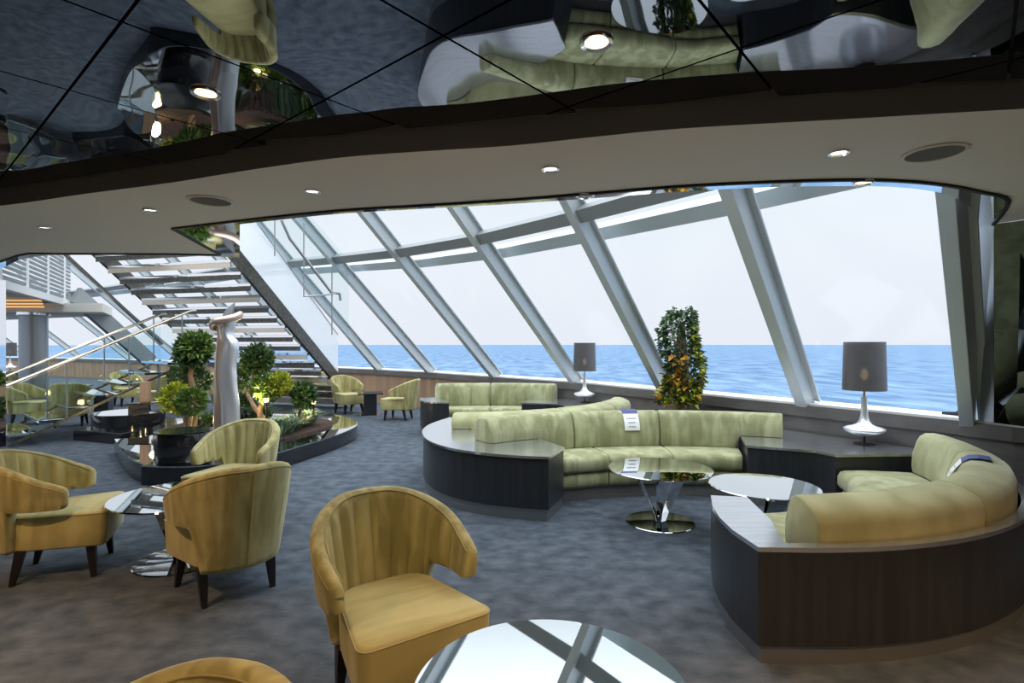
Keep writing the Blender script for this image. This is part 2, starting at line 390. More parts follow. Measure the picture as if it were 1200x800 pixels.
# black mirror tiles, cut along the curved edge of the soffit
def clip(poly, a, b):                    # keep the part on the left of a->b
    out = []
    def side(p): return (b[0] - a[0]) * (p[1] - a[1]) - (b[1] - a[1]) * (p[0] - a[0])
    for i in range(len(poly)):
        p, q = poly[i], poly[(i + 1) % len(poly)]; sp_, sq = side(p), side(q)
        if sp_ >= 0: out.append(p)
        if sp_ * sq < 0:
            t = sp_ / (sp_ - sq); out.append((p[0] + (q[0] - p[0]) * t, p[1] + (q[1] - p[1]) * t))
    return out
U = Vector((-0.76, 0.65)).normalized(); V = Vector((U.y, -U.x)); T = 0.632
O = Vector((-0.2, 1.595)); g = 0.0045
nl = near
def yedge(x):
    for a, b in zip(nl[:-1], nl[1:]):
        if a[0] <= x <= b[0]: return a[1] + (b[1] - a[1]) * (x - a[0]) / (b[0] - a[0])
    return nl[0][1] if x < nl[0][0] else nl[-1][1]
mb = MB()
rnd = random.Random(3)
for i in range(-14, 16):
    for j in range(-14, 16):
        c = [O + U * (T * i + g) + V * (T * j + g), O + U * (T * (i + 1) - g) + V * (T * j + g), O + U * (T * (i + 1) - g) + V * (T * (j + 1) - g), O + U * (T * i + g) + V * (T * (j + 1) - g)]
        cx = sum(p.x for p in c) / 4; cy = sum(p.y for p in c) / 4
        if cx < -7.8 or cx > 5.2 or cy < -4: continue
        if min(p.y - yedge(p.x) for p in c) > 0: continue
        pl = [(p.x, p.y) for p in c]
        if max(p.y - yedge(p.x) for p in c) > 0:
            xs = [p[0] for p in pl]; x0, x1 = min(xs), max(xs)
            # the soffit edge is nearly straight across one tile
            for a, b in zip(nl[:-1], nl[1:]):
                if b[0] > x0 and a[0] < x1 and not (b[0] - a[0] > 3 and False):
                    pl = clip(pl, b, a)
                    if len(pl) < 3: break
        if len(pl) < 3: continue
        mb.prism(pl, ZK, ZK + 0.02)
struct(mb.build('ceiling_tiles', M['ceil_black'], smooth=False), 'glossy black mirror ceiling tiles')
bpy.data.objects['ceiling_tiles'].name = 'trim_37'
struct(MB().prism([(-8.5, -5), (4.9, -5), (4.9, 1.6)] + list(reversed(nl[1:-1])) + [(-7.5, 6.2), (-8.5, 6.2)], ZK + 0.03, 2.75).build('trim_38', M['groove'], smooth=False), 'black ceiling above the tiles')

# downlights and speakers
def downlight(name, px, py, z, r, label, power, warm, lens):
    x, y = cp(px, py, z)
    t = thing(name, label, 'ceiling light', (x, y, z), group='recessed ceiling downlights')
    MB().lathe([(r, 0), (r, -0.006), (r * .97, -0.009), (r * .72, -0.005), (r * .70, 0.0), (r*.70, -0.001)]).build('trim_ring', M['chrome'], t)
    MB().lathe([(0.0, -0.003), (r * .5, -0.004), (r * .70, -0.002)]).build('lens', lens, t)
    if power:
        ld = bpy.data.lights.new('spot', 'SPOT'); ld.energy = power; ld.color = warm; ld.spot_size = math.radians(115); ld.spot_blend = 0.9; ld.shadow_soft_size = 0.06
        lo = bpy.data.objects.new('spot_bulb', ld); COL.objects.link(lo); lo.parent = t; lo.location = (0, 0, -0.03)
    return t
WARM = (1.0, 0.72, 0.42); SOFT = (1.0, 0.86, 0.68)
downlight('downlight', 241, 108, ZK, 0.05, 'warm downlight in the black mirror ceiling, left one', 18, WARM, M['bulb'])
downlight('downlight', 699, 48, ZK, 0.05, 'warm downlight in the black mirror ceiling, above the round tables', 18, WARM, M['bulb'])
for px, py, lab in [(645, 197, 'small white downlight in the beige soffit, middle one'), (983, 178, 'small white downlight in the beige soffit beside the large round speaker'),
                    (366, 223.5, 'small white downlight in the beige soffit, right of the left speaker'), (176, 245.5, 'small white downlight in the beige soffit, left of the left speaker'),
                    (52, 266, 'small white downlight in the beige soffit, leftmost')]:
    downlight('downlight', px, py, ZB, 0.042, lab, 9, SOFT, M['bulbw'])
downlight('downlight', 1012, 213, ZB - 0.004, 0.05, 'warm downlight in the mirror strip near the right corner', 8, SOFT, M['bulb'])
downlight('downlight', 686, 229, ZB - 0.004, 0.05, 'pale downlight in the mirror strip above the windows', 0, SOFT, M['white'])
for x, y in [(-2.6, -0.4), (-1.9, -1.2), (0.1, -0.7), (1.9, 0.2), (3.2, 0.9), (-3.9, 1.2), (-2.6, 1.7), (0.9, 0.7)]:
    ld = bpy.data.lights.new('spot', 'SPOT'); ld.energy = 210; ld.color = (1.0, 0.60, 0.30); ld.spot_size = math.radians(125); ld.spot_blend = 0.8; ld.shadow_soft_size = 0.08
    lo = bpy.data.objects.new('ceiling_spot', ld); COL.objects.link(lo); lo.location = (x, y, ZK - 0.02)
for px, py, r, lab in [(1095, 178, 0.115, 'round grey ceiling speaker, the larger looking one at right'), (247, 234.5, 0.115, 'round grey ceiling speaker at left')]:
    x, y = cp(px, py, ZB)
    t = thing('ceiling_speaker', lab, 'speaker', (x, y, ZB), group='ceiling speakers')
    MB().lathe([(r, 0), (r, -0.006), (r * .9, -0.01), (r * .88, -0.006)]).build('bezel', M['beige'], t)
    MB().lathe([(0, -0.007), (r * .6, -0.0065), (r * .89, -0.006)]).build('grille', M['speaker'], t)

# right wall: glossy black leaning panel and the narrow smoked panel beside the end post
def quad_slab(p, th, name, m, lab):
    p = [Vector(q) for q in p]; n = (p[1] - p[0]).cross(p[3] - p[0]).normalized()
    if n.x < 0: n = -n
    mb = MB(); mb.add(p + [q + n * th for q in p], [(0, 1, 2, 3), (7, 6, 5, 4), (0, 4, 5, 1), (1, 5, 6, 2), (2, 6, 7, 3), (3, 7, 4, 0)])
    return struct(mb.build(name, m, smooth=False), lab)
def spz(px, py, z): Y = F * (HC - z) / (py - HZ); return ((px - 600) / F * Y, Y, z)
def spu(px, py, z=ZB): x, y = cp(px, py, z); return (x, y, z)
quad_slab([spz(1165, 495, ZS), spz(1330, 517, ZS), spu(1330, 240), spu(1165, 262.5)], 0.05, 'wall_right', M['wall_black'], 'glossy black leaning wall panel')
struct(strip([(4.02, 3.62), (4.86, 2.6), (4.89, 2.2), (4.89, -2.0)], [(4.12, 3.68), (4.96, 2.66), (4.99, 2.2), (4.99, -2.0)], ZS, 2.6).build('wall_starboard_upper', M['plastic'], smooth=False), 'dark upper side wall')
b0 = Vector(spz(1146, 492, ZS)); b1 = Vector(spz(1164.5, 495, ZS))
quad_slab([b0, b1, Vector(spu(1164.5, 262.8)), Vector(spu(1130, 268))], 0.04, 'trim_39', M['panel_grey'], 'narrow smoked metal panel beside the end post')
a = (b0 + b1) / 2
M['wallwarm'] = mat('warm_panel', (0.40, 0.30, 0.2), 0.5)
struct(MB().box((-1.8, -5.05, 1.25), (13.6, 0.1, 2.5)).build('wall_rear', M['wallwarm'], smooth=False), 'warm wall behind the camera')
struct(MB().box((-8.55, 0.3, 1.25), (0.1, 10.6, 2.5)).build('wall_port', M['wallwarm'], smooth=False), 'warm side wall')
struct(MB().box((4.95, -0.6, 1.15), (0.1, 6.2, 2.3)).build('wall_aft', M['wallgrey'], smooth=False), 'side wall')

# ------------------------------------------------------------------ curved sofas
def sec_back(r0, zb, zt, th=0.30):
    return [(r0 + .005, zb), (r0 - .005, zb + .05), (r0 + .0, zb + (zt - zb) * .45), (r0 + .035, zt - .07), (r0 + .06, zt - .025), (r0 + .10, zt - .002), (r0 + .16, zt),
            (r0 + .22, zt - .012), (r0 + th - .02, zt - .05), (r0 + th, zt - .10), (r0 + th, zb + .04), (r0 + th - .01, zb)]
def arc_loft(c, secf, a0, a1, flip=1, n=28, endr=0.03):
    """sweep a closed (r,z) section between two angles (degrees); rounded ends"""
    mb = MB(); rows = []
    R = sum(p[0] for p in secf((a0 + a1) / 2)) / 12
    da = math.degrees(endr / max(R, .3)); sgn = 1 if a1 > a0 else -1
    st = [(a0, .90), (a0 + sgn * da * .12, .955), (a0 + sgn * da * .45, .988), (a0 + sgn * da, 1.0)]
    en = [(a1 - sgn * da, 1.0), (a1 - sgn * da * .45, .988), (a1 - sgn * da * .12, .955), (a1, .90)]
    mid = [(a0 + sgn * da + (a1 - a0 - 2 * sgn * da) * k / n, 1.0) for k in range(1, n)]
    for a, sc in st + mid + en:
        s = secf(a); cr = sum(p[0] for p in s) / len(s); cz = sum(p[1] for p in s) / len(s); zb = min(p[1] for p in s)
        row = []
        for r, z in s:
            r2 = cr + (r - cr) * sc; z2 = max(cz + (z - cz) * sc, zb) if z > zb + 1e-4 else zb
            row.append((c[0] + r2 * math.cos(math.radians(a)), c[1] + r2 * math.sin(math.radians(a)), z2))
        rows.append(row)
    mb.grid(rows); return mb
def seat_sec(ri, ro, z0, z1):
    return [(ri + .02, z0), (ri, z0 + .03), (ri, z1 - .05), (ri + .02, z1 - .012), (ri + .06, z1), (ri + .2, z1 + .006), (ro - .1, z1 + .004), (ro, z1), (ro, z0 + .04), (ro - .02, z0)]
def ring_poly(c, r0, r1, a0, a1, n=40):
    A = [math.radians(a0 + (a1 - a0) * k / n) for k in range(n + 1)]
    return [(c[0] + r0 * math.cos(a), c[1] + r0 * math.sin(a)) for a in A] + [(c[0] + r1 * math.cos(a), c[1] + r1 * math.sin(a)) for a in reversed(A)]
def ring_mb(c, r0, r1, a0, a1, z0, z1, n=40):
    mb = MB(); rows = []
    for k in range(n + 1):
        a = math.radians(a0 + (a1 - a0) * k / n); ca, sa = math.cos(a), math.sin(a)
        rows.append([(c[0] + r0 * ca, c[1] + r0 * sa, z0), (c[0] + r1 * ca, c[1] + r1 * sa, z0), (c[0] + r1 * ca, c[1] + r1 * sa, z1), (c[0] + r0 * ca, c[1] + r0 * sa, z1)])
    mb.grid(rows); return mb
def card(parent_c, ang, r, z, lab, tilt=0.0, w=0.15, rz=None):
    """reservation card folded over a cushion: navy band on top, white sheet below"""
    a = math.radians(ang); pos = (parent_c[0] + r * math.cos(a), parent_c[1] + r * math.sin(a), z)
    t = thing('reservation_card', lab, 'card', pos, a + PI / 2 if rz is None else rz, 'reservation cards on the sofas')
    return t

ZC = 0.545
C1 = (1.5, 2.9)                                     # sofa with its back to the windows
def sofa_a(c, segs, seat_segs, seat0, seat1, label, zt=0.775, nsub=1):
    t = thing('curved_sofa', label, 'sofa', (c[0], c[1] + 2.6, 0))
    def P(mb, name, m, **k):
        o = mb.build(name, m, t, **k); o.location = (-c[0], -c[1] - 2.6, 0); return o
    def secf(a):
        zb = 0.425 if seat1 < a < seat0 else ZC + 0.004
        return sec_back(2.78, zb, zt)
    for a0, a1 in segs: P(arc_loft(c, secf, a0, a1), 'back_cushion', M['velvet_sofa'], angle=60)
    for a0, a1 in seat_segs:
        P(arc_loft(c, lambda a: seat_sec(2.36, 2.80, 0.275, 0.42), a0, a1, endr=.02), 'seat_cushion', M['velvet_sofa'], angle=60)
        P(arc_loft(c, lambda a: seat_sec(2.385, 2.80, 0.125, 0.27), a0, a1, endr=.01), 'seat_base', M['velvet_sofa'], angle=60)
    P(ring_mb(c, 2.43, 2.80, seat0, seat1, 0.0, 0.12), 'plinth', M['wallgrey'], smooth=False)
    P(ring_mb(c, 2.81, 3.12, seat0, seat1, 0.0, 0.42), 'back_support', M['wood'], smooth=False)
    return t
s1 = sofa_a(C1, [(127.5, 108.2), (107.9, 89.3), (89.0, 64.8)], [(116, 104.0), (103.7, 88.8), (88.5, 73.2)], 116, 73.2,
            'long curved green velvet sofa facing the two round tables, with its back to the windows')

# dark cabinet wrapping the left end of that sofa
def offs(poly, d):
    n = len(poly); out = []
    for i in range(n):
        p = Vector(poly[i]); a = Vector(poly[i - 1]); b = Vector(poly[(i + 1) % n])
        t1 = (p - a).normalized(); t2 = (b - p).normalized(); n1 = Vector((-t1.y, t1.x)); n2 = Vector((-t2.y, t2.x))
        m = (n1 + n2); m = m / max(m.dot(n1), .5)
        out.append((p.x + m.x * d, p.y + m.y * d))
    return out
def cabinet(name, label, poly, z1=ZC, zp=0.10, inset=0.025, org=None):
    n = len(poly)
    if sum(poly[i][0] * poly[(i + 1) % n][1] - poly[(i + 1) % n][0] * poly[i][1] for i in range(n)) < 0: poly = list(reversed(poly))
    cx = sum(p[0] for p in poly) / n; cy = sum(p[1] for p in poly) / n
    t = thing(name, label, 'cabinet', (cx, cy, 0))
    def P(mb, nm, m, **k):
        o = mb.build(nm, m, t, **k); o.location = (-cx, -cy, 0); return o
    P(MB().prism(offs(poly, 0.012), zp, z1 - 0.022), 'body', M['wood'], angle=25)
    P(MB().prism(offs(poly, inset), 0, zp), 'plinth', M['plinth'], angle=25)
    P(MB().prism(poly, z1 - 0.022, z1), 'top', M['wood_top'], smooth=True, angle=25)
    return t
def pol(c, r, a): a = math.radians(a); return (c[0] + r * math.cos(a), c[1] + r * math.sin(a))
CB = (-0.48, 8.2)                                   # second ring further back
arcL = smooth_pts([(0.31, 4.53), (0.04, 4.59), (-0.26, 4.71), (-0.55, 4.92), (-0.79, 5.26), (-0.93, 5.68), (-0.98, 6.05), (-0.95, 6.45), (-0.80, 6.98)])
inner = [(-0.56, 6.92), (-0.52, 6.46), pol(CB, 1.83, -88)] + [pol(CB, 1.83, -88 + k * 4) for k in range(1, 5)] + [pol(CB, 2.28, -72), pol(CB, 2.28, -76)]
edge1 = [pol(C1, 3.14, 120.5), pol(C1, 3.14, 116.3), pol(C1, 2.85, 116.3), pol(C1, 2.5, 116.3), pol(C1, 2.3, 116.3), (0.40, 4.76)]
cabinet('curved_side_cabinet', 'low dark curved cabinet with pale shiny top at the left end of the long sofa', arcL + inner + edge1)

# console between the two near sofas
wallp = Vector((3.14, 5.96)); wq = Vector((3.88, 4.69))
con = [(2.14, 5.03), (2.40, 4.93), (2.66, 4.80), (2.73, 4.62), (3.36, 4.66), (3.72, 4.70), (3.80, 4.66), (3.12, 5.84), (2.97, 6.06), (2.50, 6.02)]
con = [pol(C1, 2.25, 72.8), (2.42, 4.915), (2.67, 4.80), (2.735, 4.62), (3.37, 4.655), (3.72, 4.66), (3.74, 4.74), (3.03, 5.93), (2.78, 6.16), pol(C1, 3.16, 72.8)]
cabinet('window_console', 'angular dark console with the larger looking table lamp on it, between the two near sofas', con, z1=0.545)

# round booth sofa at right
C2 = (1.42, 4.8)
def sofa_b(c, cuts, label, a_start, a_end, full=True):
    t = thing('curved_sofa', label, 'sofa', (c[0] + 1.2, c[1] - 1.6, 0))
    def P(mb, name, m, **k):
        o = mb.build(name, m, t, **k); o.location = (-c[0] - 1.2, -c[1] + 1.6, 0); return o
    for a0, a1 in zip(cuts[:-1], cuts[1:]):
        lo = a0
        P(arc_loft(c, lambda a: [(2 * 2.07 - r if False else r, z) for r, z in sec_back(1.90, (0.425 if a > a_start + 4 else ZC + .004), 0.712 + 0.0005 * (a + 90), 0.32)], a0 + .15, a1 - .15), 'back_cushion', M['velvet_booth'], angle=60)
    for a0, a1 in zip(cuts[:-1], cuts[1:]):
        b0 = max(a0, a_start + 4.3)
        P(arc_loft(c, lambda a: seat_sec(1.33, 1.90, 0.275, 0.42), b0 + .1, a1 - .1, endr=.02), 'seat_cushion', M['velvet_sofa'], angle=60)
        P(arc_loft(c, lambda a: seat_sec(1.36, 1.90, 0.125, 0.27), b0 + .1, a1 - .1, endr=.01), 'seat_base', M['velvet_sofa'], angle=60)
    if full:
        a_end_ = a_end
        blk = [(1.23, 3.38), (1.16, 3.16), (1.12, 2.95), (1.11, 2.75), (1.135, 2.515)]
        arc = [pol(c, 2.295, -97 + k * 2.6) for k in range(1, 33)]
        arc = [p for p in arc if p[0] < 3.6 or True]
        a_e = -97 + 32 * 2.6
        ins = [pol(c, 2.235, a_e - k * 3) for k in range(0, 27)] 
        poly = blk + arc + ins + [pol(c, 2.235, -93.6), pol(c, 1.9, -91.3), pol(c, 1.46, -89.3)]
        ptop = blk + arc + [pol(c, 1.93, a_e)] + [pol(c, 1.93, a_e - k * 3) for k in range(0, 24)] + [pol(c, 1.93, -91), pol(c, 1.46, -89)]
        P(MB().prism(offs(poly if False else ptop, -0.0), 0.09, ZC - 0.13).prism(offs(poly, 0.0), ZC - 0.13, ZC - .022), 'cabinet_shell', M['wood'], angle=25)
        P(MB().prism(offs(ptop, 0.02 if sum(ptop[i][0] * ptop[(i + 1) % len(ptop)][1] - ptop[(i + 1) % len(ptop)][0] * ptop[i][1] for i in range(len(ptop))) > 0 else -0.02), 0, 0.09), 'plinth', M['plinth'], angle=25)
        P(MB().prism(poly, ZC - .022, ZC), 'top_rim', M['wood_top'], angle=25)
    else:
        P(ring_mb(c, 1.93, 2.27, -71.5, a_end, 0, 0.42), 'cabinet_shell', M['wood'], angle=25)
    P(ring_mb(c, 1.42, 1.90, a_start + 4.3, a_end, 0, 0.12), 'seat_plinth', M['wallgrey'], smooth=False)
    return t
s2 = sofa_b(C2, [-89.4, -61.5, -29.5, -8.5], 'round booth sofa at right with amber lit back cushions on a dark curved cabinet', -93.5, -8.5)
s3 = sofa_b(CB, [-95, -60, -36, -17], 'round booth sofa behind the long sofa, seen from behind', -92.5, -17, full=False)
# second sofa by the windows, further back
CA2 = (-0.35, 6.75)
s4 = thing('curved_sofa', 'farther green velvet sofa by the windows, with two upright back cushions', 'sofa', (CA2[0], CA2[1] + 2.6, 0))
def P4(mb, name, m, **k):
    o = mb.build(name, m, s4, **k); o.location = (-CA2[0], -CA2[1] - 2.6, 0); return o
for a0, a1 in [(109.5, 90.6), (90.3, 67.5)]:
    P4(arc_loft(CA2, lambda a: sec_back(2.70, 0.425, 0.80), a0, a1), 'back_cushion', M['velvet_sofa'], angle=60)
    P4(arc_loft(CA2, lambda a: seat_sec(2.26, 2.70, 0.275, 0.42), min(a0, 107.5), max(a1, 76.5), endr=.02), 'seat_cushion', M['velvet_sofa'], angle=60)
    P4(arc_loft(CA2, lambda a: seat_sec(2.28, 2.70, 0.10, 0.27), min(a0, 107.5), max(a1, 76.5), endr=.01), 'seat_base', M['velvet_sofa'], angle=60)
P4(ring_mb(CA2, 2.33, 3.0, 107.5, 76.5, 0, 0.10), 'plinth', M['wallgrey'], smooth=False)
P4(ring_mb(CA2, 2.71, 3.0, 109.5, 76.5, 0.10, 0.42), 'back_support', M['wood'], smooth=False)
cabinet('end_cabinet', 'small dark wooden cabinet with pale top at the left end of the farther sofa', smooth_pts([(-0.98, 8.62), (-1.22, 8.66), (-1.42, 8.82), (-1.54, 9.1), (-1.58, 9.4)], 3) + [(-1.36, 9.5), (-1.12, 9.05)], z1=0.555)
cabinet('window_console', 'farther dark console with the smaller looking table lamp on it', [(0.14, 8.72), (0.42, 8.62), (0.72, 8.50), (0.80, 8.33), (1.50, 8.36), (1.92, 7.98), (1.70, 8.35), (1.20, 9.05), (0.72, 9.62), (0.34, 9.42)], z1=0.545)

# reservation cards draped over sofa backs
def fold_card(name_lab, c, ang, r_front, r_top, zt, w, drop, inward):
    a = math.radians(ang); e = Vector((math.cos(a), math.sin(a), 0)); tng = Vector((-math.sin(a), math.cos(a), 0))
    org = Vector((c[0], c[1], 0)) + e * r_top + Vector((0, 0, zt))
    t = thing('reservation_card', name_lab, 'card', org, 0, 'cards on the sofa backs')
    prof = [(0.06, .004), (0.0, 0.008), (-0.05, -0.001), (-0.085, -0.028), (-0.115, -0.07), (-0.14, -0.11), (-0.155, -0.15), (-0.163, -0.19)]
    def strip_(i0, i1, m, nm, wid=w):
        mb = MB(); rows = []
        for k in range(i0, i1 + 1):
            d, z = prof[k]
            for_ = e * d
            rows.append([for_ + tng * wid / 2 + Vector((0, 0, z)), for_ - tng * wid / 2 + Vector((0, 0, z)), for_ - tng * wid / 2 + Vector((0, 0, z)) - e * .0 + Vector((0, 0, .002)) - e * .003, for_ + tng * wid / 2 + Vector((0, 0, z + .002)) - e * .003])
        mb.grid([[tuple(p) for p in r] for r in rows]); return mb.build(nm, m, t, smooth=False)
    strip_(0, 3, M['navy'], 'navy_band'); strip_(3, 7, M['white'], 'white_sheet')
    for q, (k, ww) in enumerate([(4, .6), (5, .45), (6, .5)]):
        d, z = prof[k]
        MB().box(e * (d - .006) + Vector((0, 0, z)), (w * ww, .002, .008), rz=a + PI / 2).build('printed_line', M['ink'], t, smooth=False)
    return t
fold_card('white and navy card draped over the back of the long sofa', C1, 95.3, 2.78, 2.92, 0.777, 0.16, .15, 1)
fold_card('navy topped card draped over the back of the round booth sofa at right', C2, -38, 1.9, 2.04, 0.741, 0.16, .15, 1)

# ------------------------------------------------------------------ tables
def round_table(x, y, R, rot, label, zt=0.45, base='mirror', group='round mirror topped tables'):
    t = thing('round_table', label, 'table', (x, y, 0), rot, group)
    MB().lathe([(0, zt - .014), (R - .012, zt - .014), (R - .003, zt - .010), (R, zt - .006), (R - .004, zt), (0, zt)], seg=72).build('table_top', M['table_glass'], t, angle=20)
    MB().lathe([(0, 0), (.275, 0), (.28, .004), (.275, .010), (.10, .014), (0, .015)], seg=56).build('base_plate', M['smoked'], t, angle=20)
    m = M['mirror']
    for k, (a, w) in enumerate([(0.2, .17), (2.3, .14), (4.4, .14)]):
        pts = [(0.02, .015), (0.045, .10), (0.09, .2), (0.15, .32), (0.2, zt - .016)]
        rows = []
        for i, (d, z) in enumerate(pts):
            ww = .055 + (w - .055) * i / 4
            e = Vector((math.cos(a), math.sin(a), 0)); g_ = Vector((-math.sin(a), math.cos(a), 0))
            c = e * d
            rows.append([tuple(c + g_ * ww / 2 + Vector((0, 0, z))), tuple(c - g_ * ww / 2 + Vector((0, 0, z))), tuple(c - g_ * ww / 2 + e * .018 + Vector((0, 0, z))), tuple(c + g_ * ww / 2 + e * .018 + Vector((0, 0, z)))])
        MB().grid(rows).build('leg', m, t, smooth=False, bevel=0.002)
    return t
round_table(1.23, 4.54, 0.425, -1.2, 'round mirror topped table with splayed mirror legs, in front of the long sofa')
round_table(1.835, 3.985, 0.378, 0.4, 'round mirror topped table between the long sofa and the round booth')
round_table(-2.27, 3.74, 0.42, 2.5, 'round mirror topped table between the left armchairs')
round_table(0.117, 1.63, 0.418, 0.9, 'large looking round mirror topped table cut off by the bottom edge')

# ------------------------------------------------------------------ armchair
def make_chair(label):
    t = thing('armchair', label, 'armchair', group='velvet tub armchairs')
    # local: front = +Y, centre of seat at origin
    NA = 168
    rows = []; pipe = []; pipe_o = []
    def shell(u):                        # u in -1..1 ; 0 = rear
        a = u * math.radians(107)
        # plan curve: rounded back, arms running forward
        rx, ry = 0.285, 0.30
        x = rx * math.sin(a); y = -0.02 - ry * math.cos(a)
        if abs(a) > PI / 2:
            ex = (abs(a) - PI / 2); y = -0.02 + 0.42 * math.sin(ex) * 1.0; x = math.copysign(rx * (1 - 0.10 * (ex ** 2) * 3), a)
        return x, y
    def frame(u):
        x, y = shell(u); x2, y2 = shell(min(u + .01, 1)); x1, y1 = shell(max(u - .01, -1))
        tx, ty = x2 - x1, y2 - y1; l = math.hypot(tx, ty); return x, y, ty / l, -tx / l    # outward normal
    for i in range(NA + 1):
        u = -1 + 2 * i / NA; x, y, nx, ny = frame(u)
        w = abs(u)
        top = 0.80 - 0.205 * (max(0, w - 0.14) / 0.86) ** 1.5 - 0.0
        bot = 0.20 if w < 0.46 else 0.20 + 0.268 * min(1, (w - 0.46) / 0.07) ** 0.8
        flare = 0.068 * (1 - w * .55)
        th = 0.075 - 0.012 * w
        H = top - bot
        endk = 1.0
        if w > 0.93: endk = math.sqrt(max(0.0, 1 - ((w - 0.93) / 0.07) ** 2)) * .32 + .68
        flt = 0.0
        if w < 0.86:
            ph = (u * 6.5) % 1.0; flt = 0.017 * abs(math.sin(PI * ph)) ** 0.6 - 0.009
        cz = (top + bot) / 2 + .0
        def P(off, z):
            k = (z - .42) / .38
            o = off + flare * max(k, -0.58)
            zz = cz + (z - cz) * endk if w > .93 else z
            return (x + nx * o, y + ny * o, zz)
        hh = th / 2 * (endk if w > .93 else 1)
        ztop = top
        sec = [P(-hh + .004, bot), P(-hh - flt, bot + .03), P(-hh - flt, bot + H * .33), P(-hh - flt, bot + H * .62), P(-hh - flt, top - .075), P(-hh - flt * .6, top - .045), P(-hh * .86, top - .018), P(-hh * .45, top - .004),
               P(0, top), P(hh * .5, top - .004), P(hh * .88, top - .02), P(hh, top - .05), P(hh, bot + H * .6), P(hh, bot + H * .3), P(hh, bot + .03), P(hh - .004, bot)]
        rows.append(sec)
        pipe.append(P(-hh * .80 - .002, top - .0135)); pipe_o.append(P(hh * .92, top - .028))
    bk = MB().grid(rows).build('backrest', M['velvet'], t, angle=75)
    MB().tube(pipe[2:-2], 0.0032, 6).build('piping', M['seam'], bk)
    MB().tube(pipe_o[2:-2], 0.0032, 6).build('piping', M['seam'], bk)
    x, y, nx, ny = frame(0)
    MB().tube([(0, y - .041 - .068 * ((z - .42) / .38 if z > .2 else -.58), z) for z in [.22 + .54 * k / 10 for k in range(11)]], 0.004, 6).build('rear_seam', M['seam'], bk)
    # seat: rounded block, wider at the front
    def seat_ring(z, sc, n=8):
        out = []
        for (cx, cy, rr_, a0) in ((.272, .295, .045, 0), (-.272, .295, .045, 90), (-.215, -.235, .12, 180), (.215, -.235, .12, 270)):
            ox = cx - math.copysign(rr_, cx); oy = cy - math.copysign(rr_, cy)
            for k in range(n + 1):
                a = math.radians(a0 + 90 * k / n); out.append(((ox + rr_ * math.cos(a)) * sc, .03 + (oy + rr_ * math.sin(a) - .03) * sc, z))
        return out
    st = MB().grid([seat_ring(.205, .95), seat_ring(.215, .97), seat_ring(.30, .985), seat_ring(.395, 1.0), seat_ring(.408, .997), seat_ring(.418, .98), seat_ring(.424, .94), seat_ring(.430, .7), seat_ring(.432, .35)]).build('seat', M['velvet_seat'], t, angle=75)
    rg = seat_ring(.411, .998); rg.append(rg[0])
    MB().tube(rg, 0.0035, 6, cap=False).build('piping', M['seam'], st)
    for sx, sy in ((-1, 1), (1, 1), (-1, -1), (1, -1)):
        top = (sx * 0.19, 0.195 if sy > 0 else -0.155); bot = (sx * (0.215 if sy > 0 else .19), 0.215 if sy > 0 else -0.20)
        rows = []
        for k, (tt, s) in enumerate([(0, .026), (.5, .021), (1, .014)]):
            cx = top[0] + (bot[0] - top[0]) * tt; cy = top[1] + (bot[1] - top[1]) * tt; z = .215 * (1 - tt)
            rows.append([(cx - s, cy - s, z), (cx + s, cy - s, z), (cx + s, cy + s, z), (cx - s, cy + s, z)])
        MB().grid(rows).build('leg', M['leg'], t, smooth=False, bevel=0.003)
    return t
def face(dx, dy): return math.atan2(dy, dx) - PI / 2
ch = make_chair('armchair in amber velvet facing the large looking table at the bottom edge')
ch.location = (-0.465, 2.268, 0); ch.rotation_euler.z = face(.57, -.82)
G = 'velvet tub armchairs'
dup(ch, (-1.74, 3.34, 0), face(-.72, .69), 'armchair seen from behind, in front of the left round table', G)
dup(ch, (-2.95, 3.59, 0), face(.91, .41), 'amber armchair cut off by the left edge, seen from its side', G)
dup(ch, (-2.36, 4.62, 0), face(-.10, -1), 'green armchair facing the camera beside the planter, half hidden by the armchair seen from behind', G)
dup(ch, (-0.70, 0.80, 0), face(-.38, -.92), 'armchair of which only the top of the back shows at the bottom edge', G)
dup(ch, (-3.52, 11.75, 0), face(.75, -.66), 'small looking green armchair facing forward under the far windows', G)
dup(ch, (-2.22, 10.75, 0), face(-.96, .15), 'small looking green armchair under the far windows, seen from its side', G)
dup(ch, (-5.3, 14.3, 0), face(-.85, -.4), 'green armchair by the wall just left of the big staircase foot', G)
dup(ch, (-5.7, 10.95, 0), face(.6, -.7), 'green armchair under the big staircase, behind the planter', G)
for x, y, fx, fy, lab in [(-8.9, 10.1, .9, .2, 'green armchair in the left lounge, leftmost behind the small stair'), (-8.0, 9.9, -.5, .85, 'green armchair in the left lounge seen from behind'),
                          (-9.3, 13.2, .8, -.5, 'green armchair in the left lounge beyond the small stair, second row'), (-8.0, 12.3, -.9, .1, 'green armchair in the left lounge facing left'),
                          (-12.4, 14.0, .8, .2, 'green armchair beside the round grey column'), (-7.6, 14.0, -.3, -.9, 'green armchair in the left lounge, farthest from the camera')]:
    dup(ch, (x, y, 0), face(fx, fy), lab, G)
# small dark tables far back
def small_table(x, y, label):
    t = thing('side_table', label, 'table', (x, y, 0), 0.3, 'small dark side tables')
    MB().box((0, 0, .46), (.5, .5, .03)).build('table_top', M['black'], t, smooth=False, bevel=.005)
    MB().prism([(-.13, -.13), (.13, -.13), (.13, .13), (-.13, .13)], .02, .445).build('pedestal', M['black'], t, smooth=False)
    MB().box((0, 0, .01), (.4, .4, .02)).build('base_plate', M['chrome'], t, smooth=False)
    return t
small_table(-2.95, 11.35, 'small dark table between the two far armchairs')
small_table(-8.6, 11.5, 'small dark table in the left lounge')
small_table(-10.6, 13.3, 'small dark table beside the round grey column')

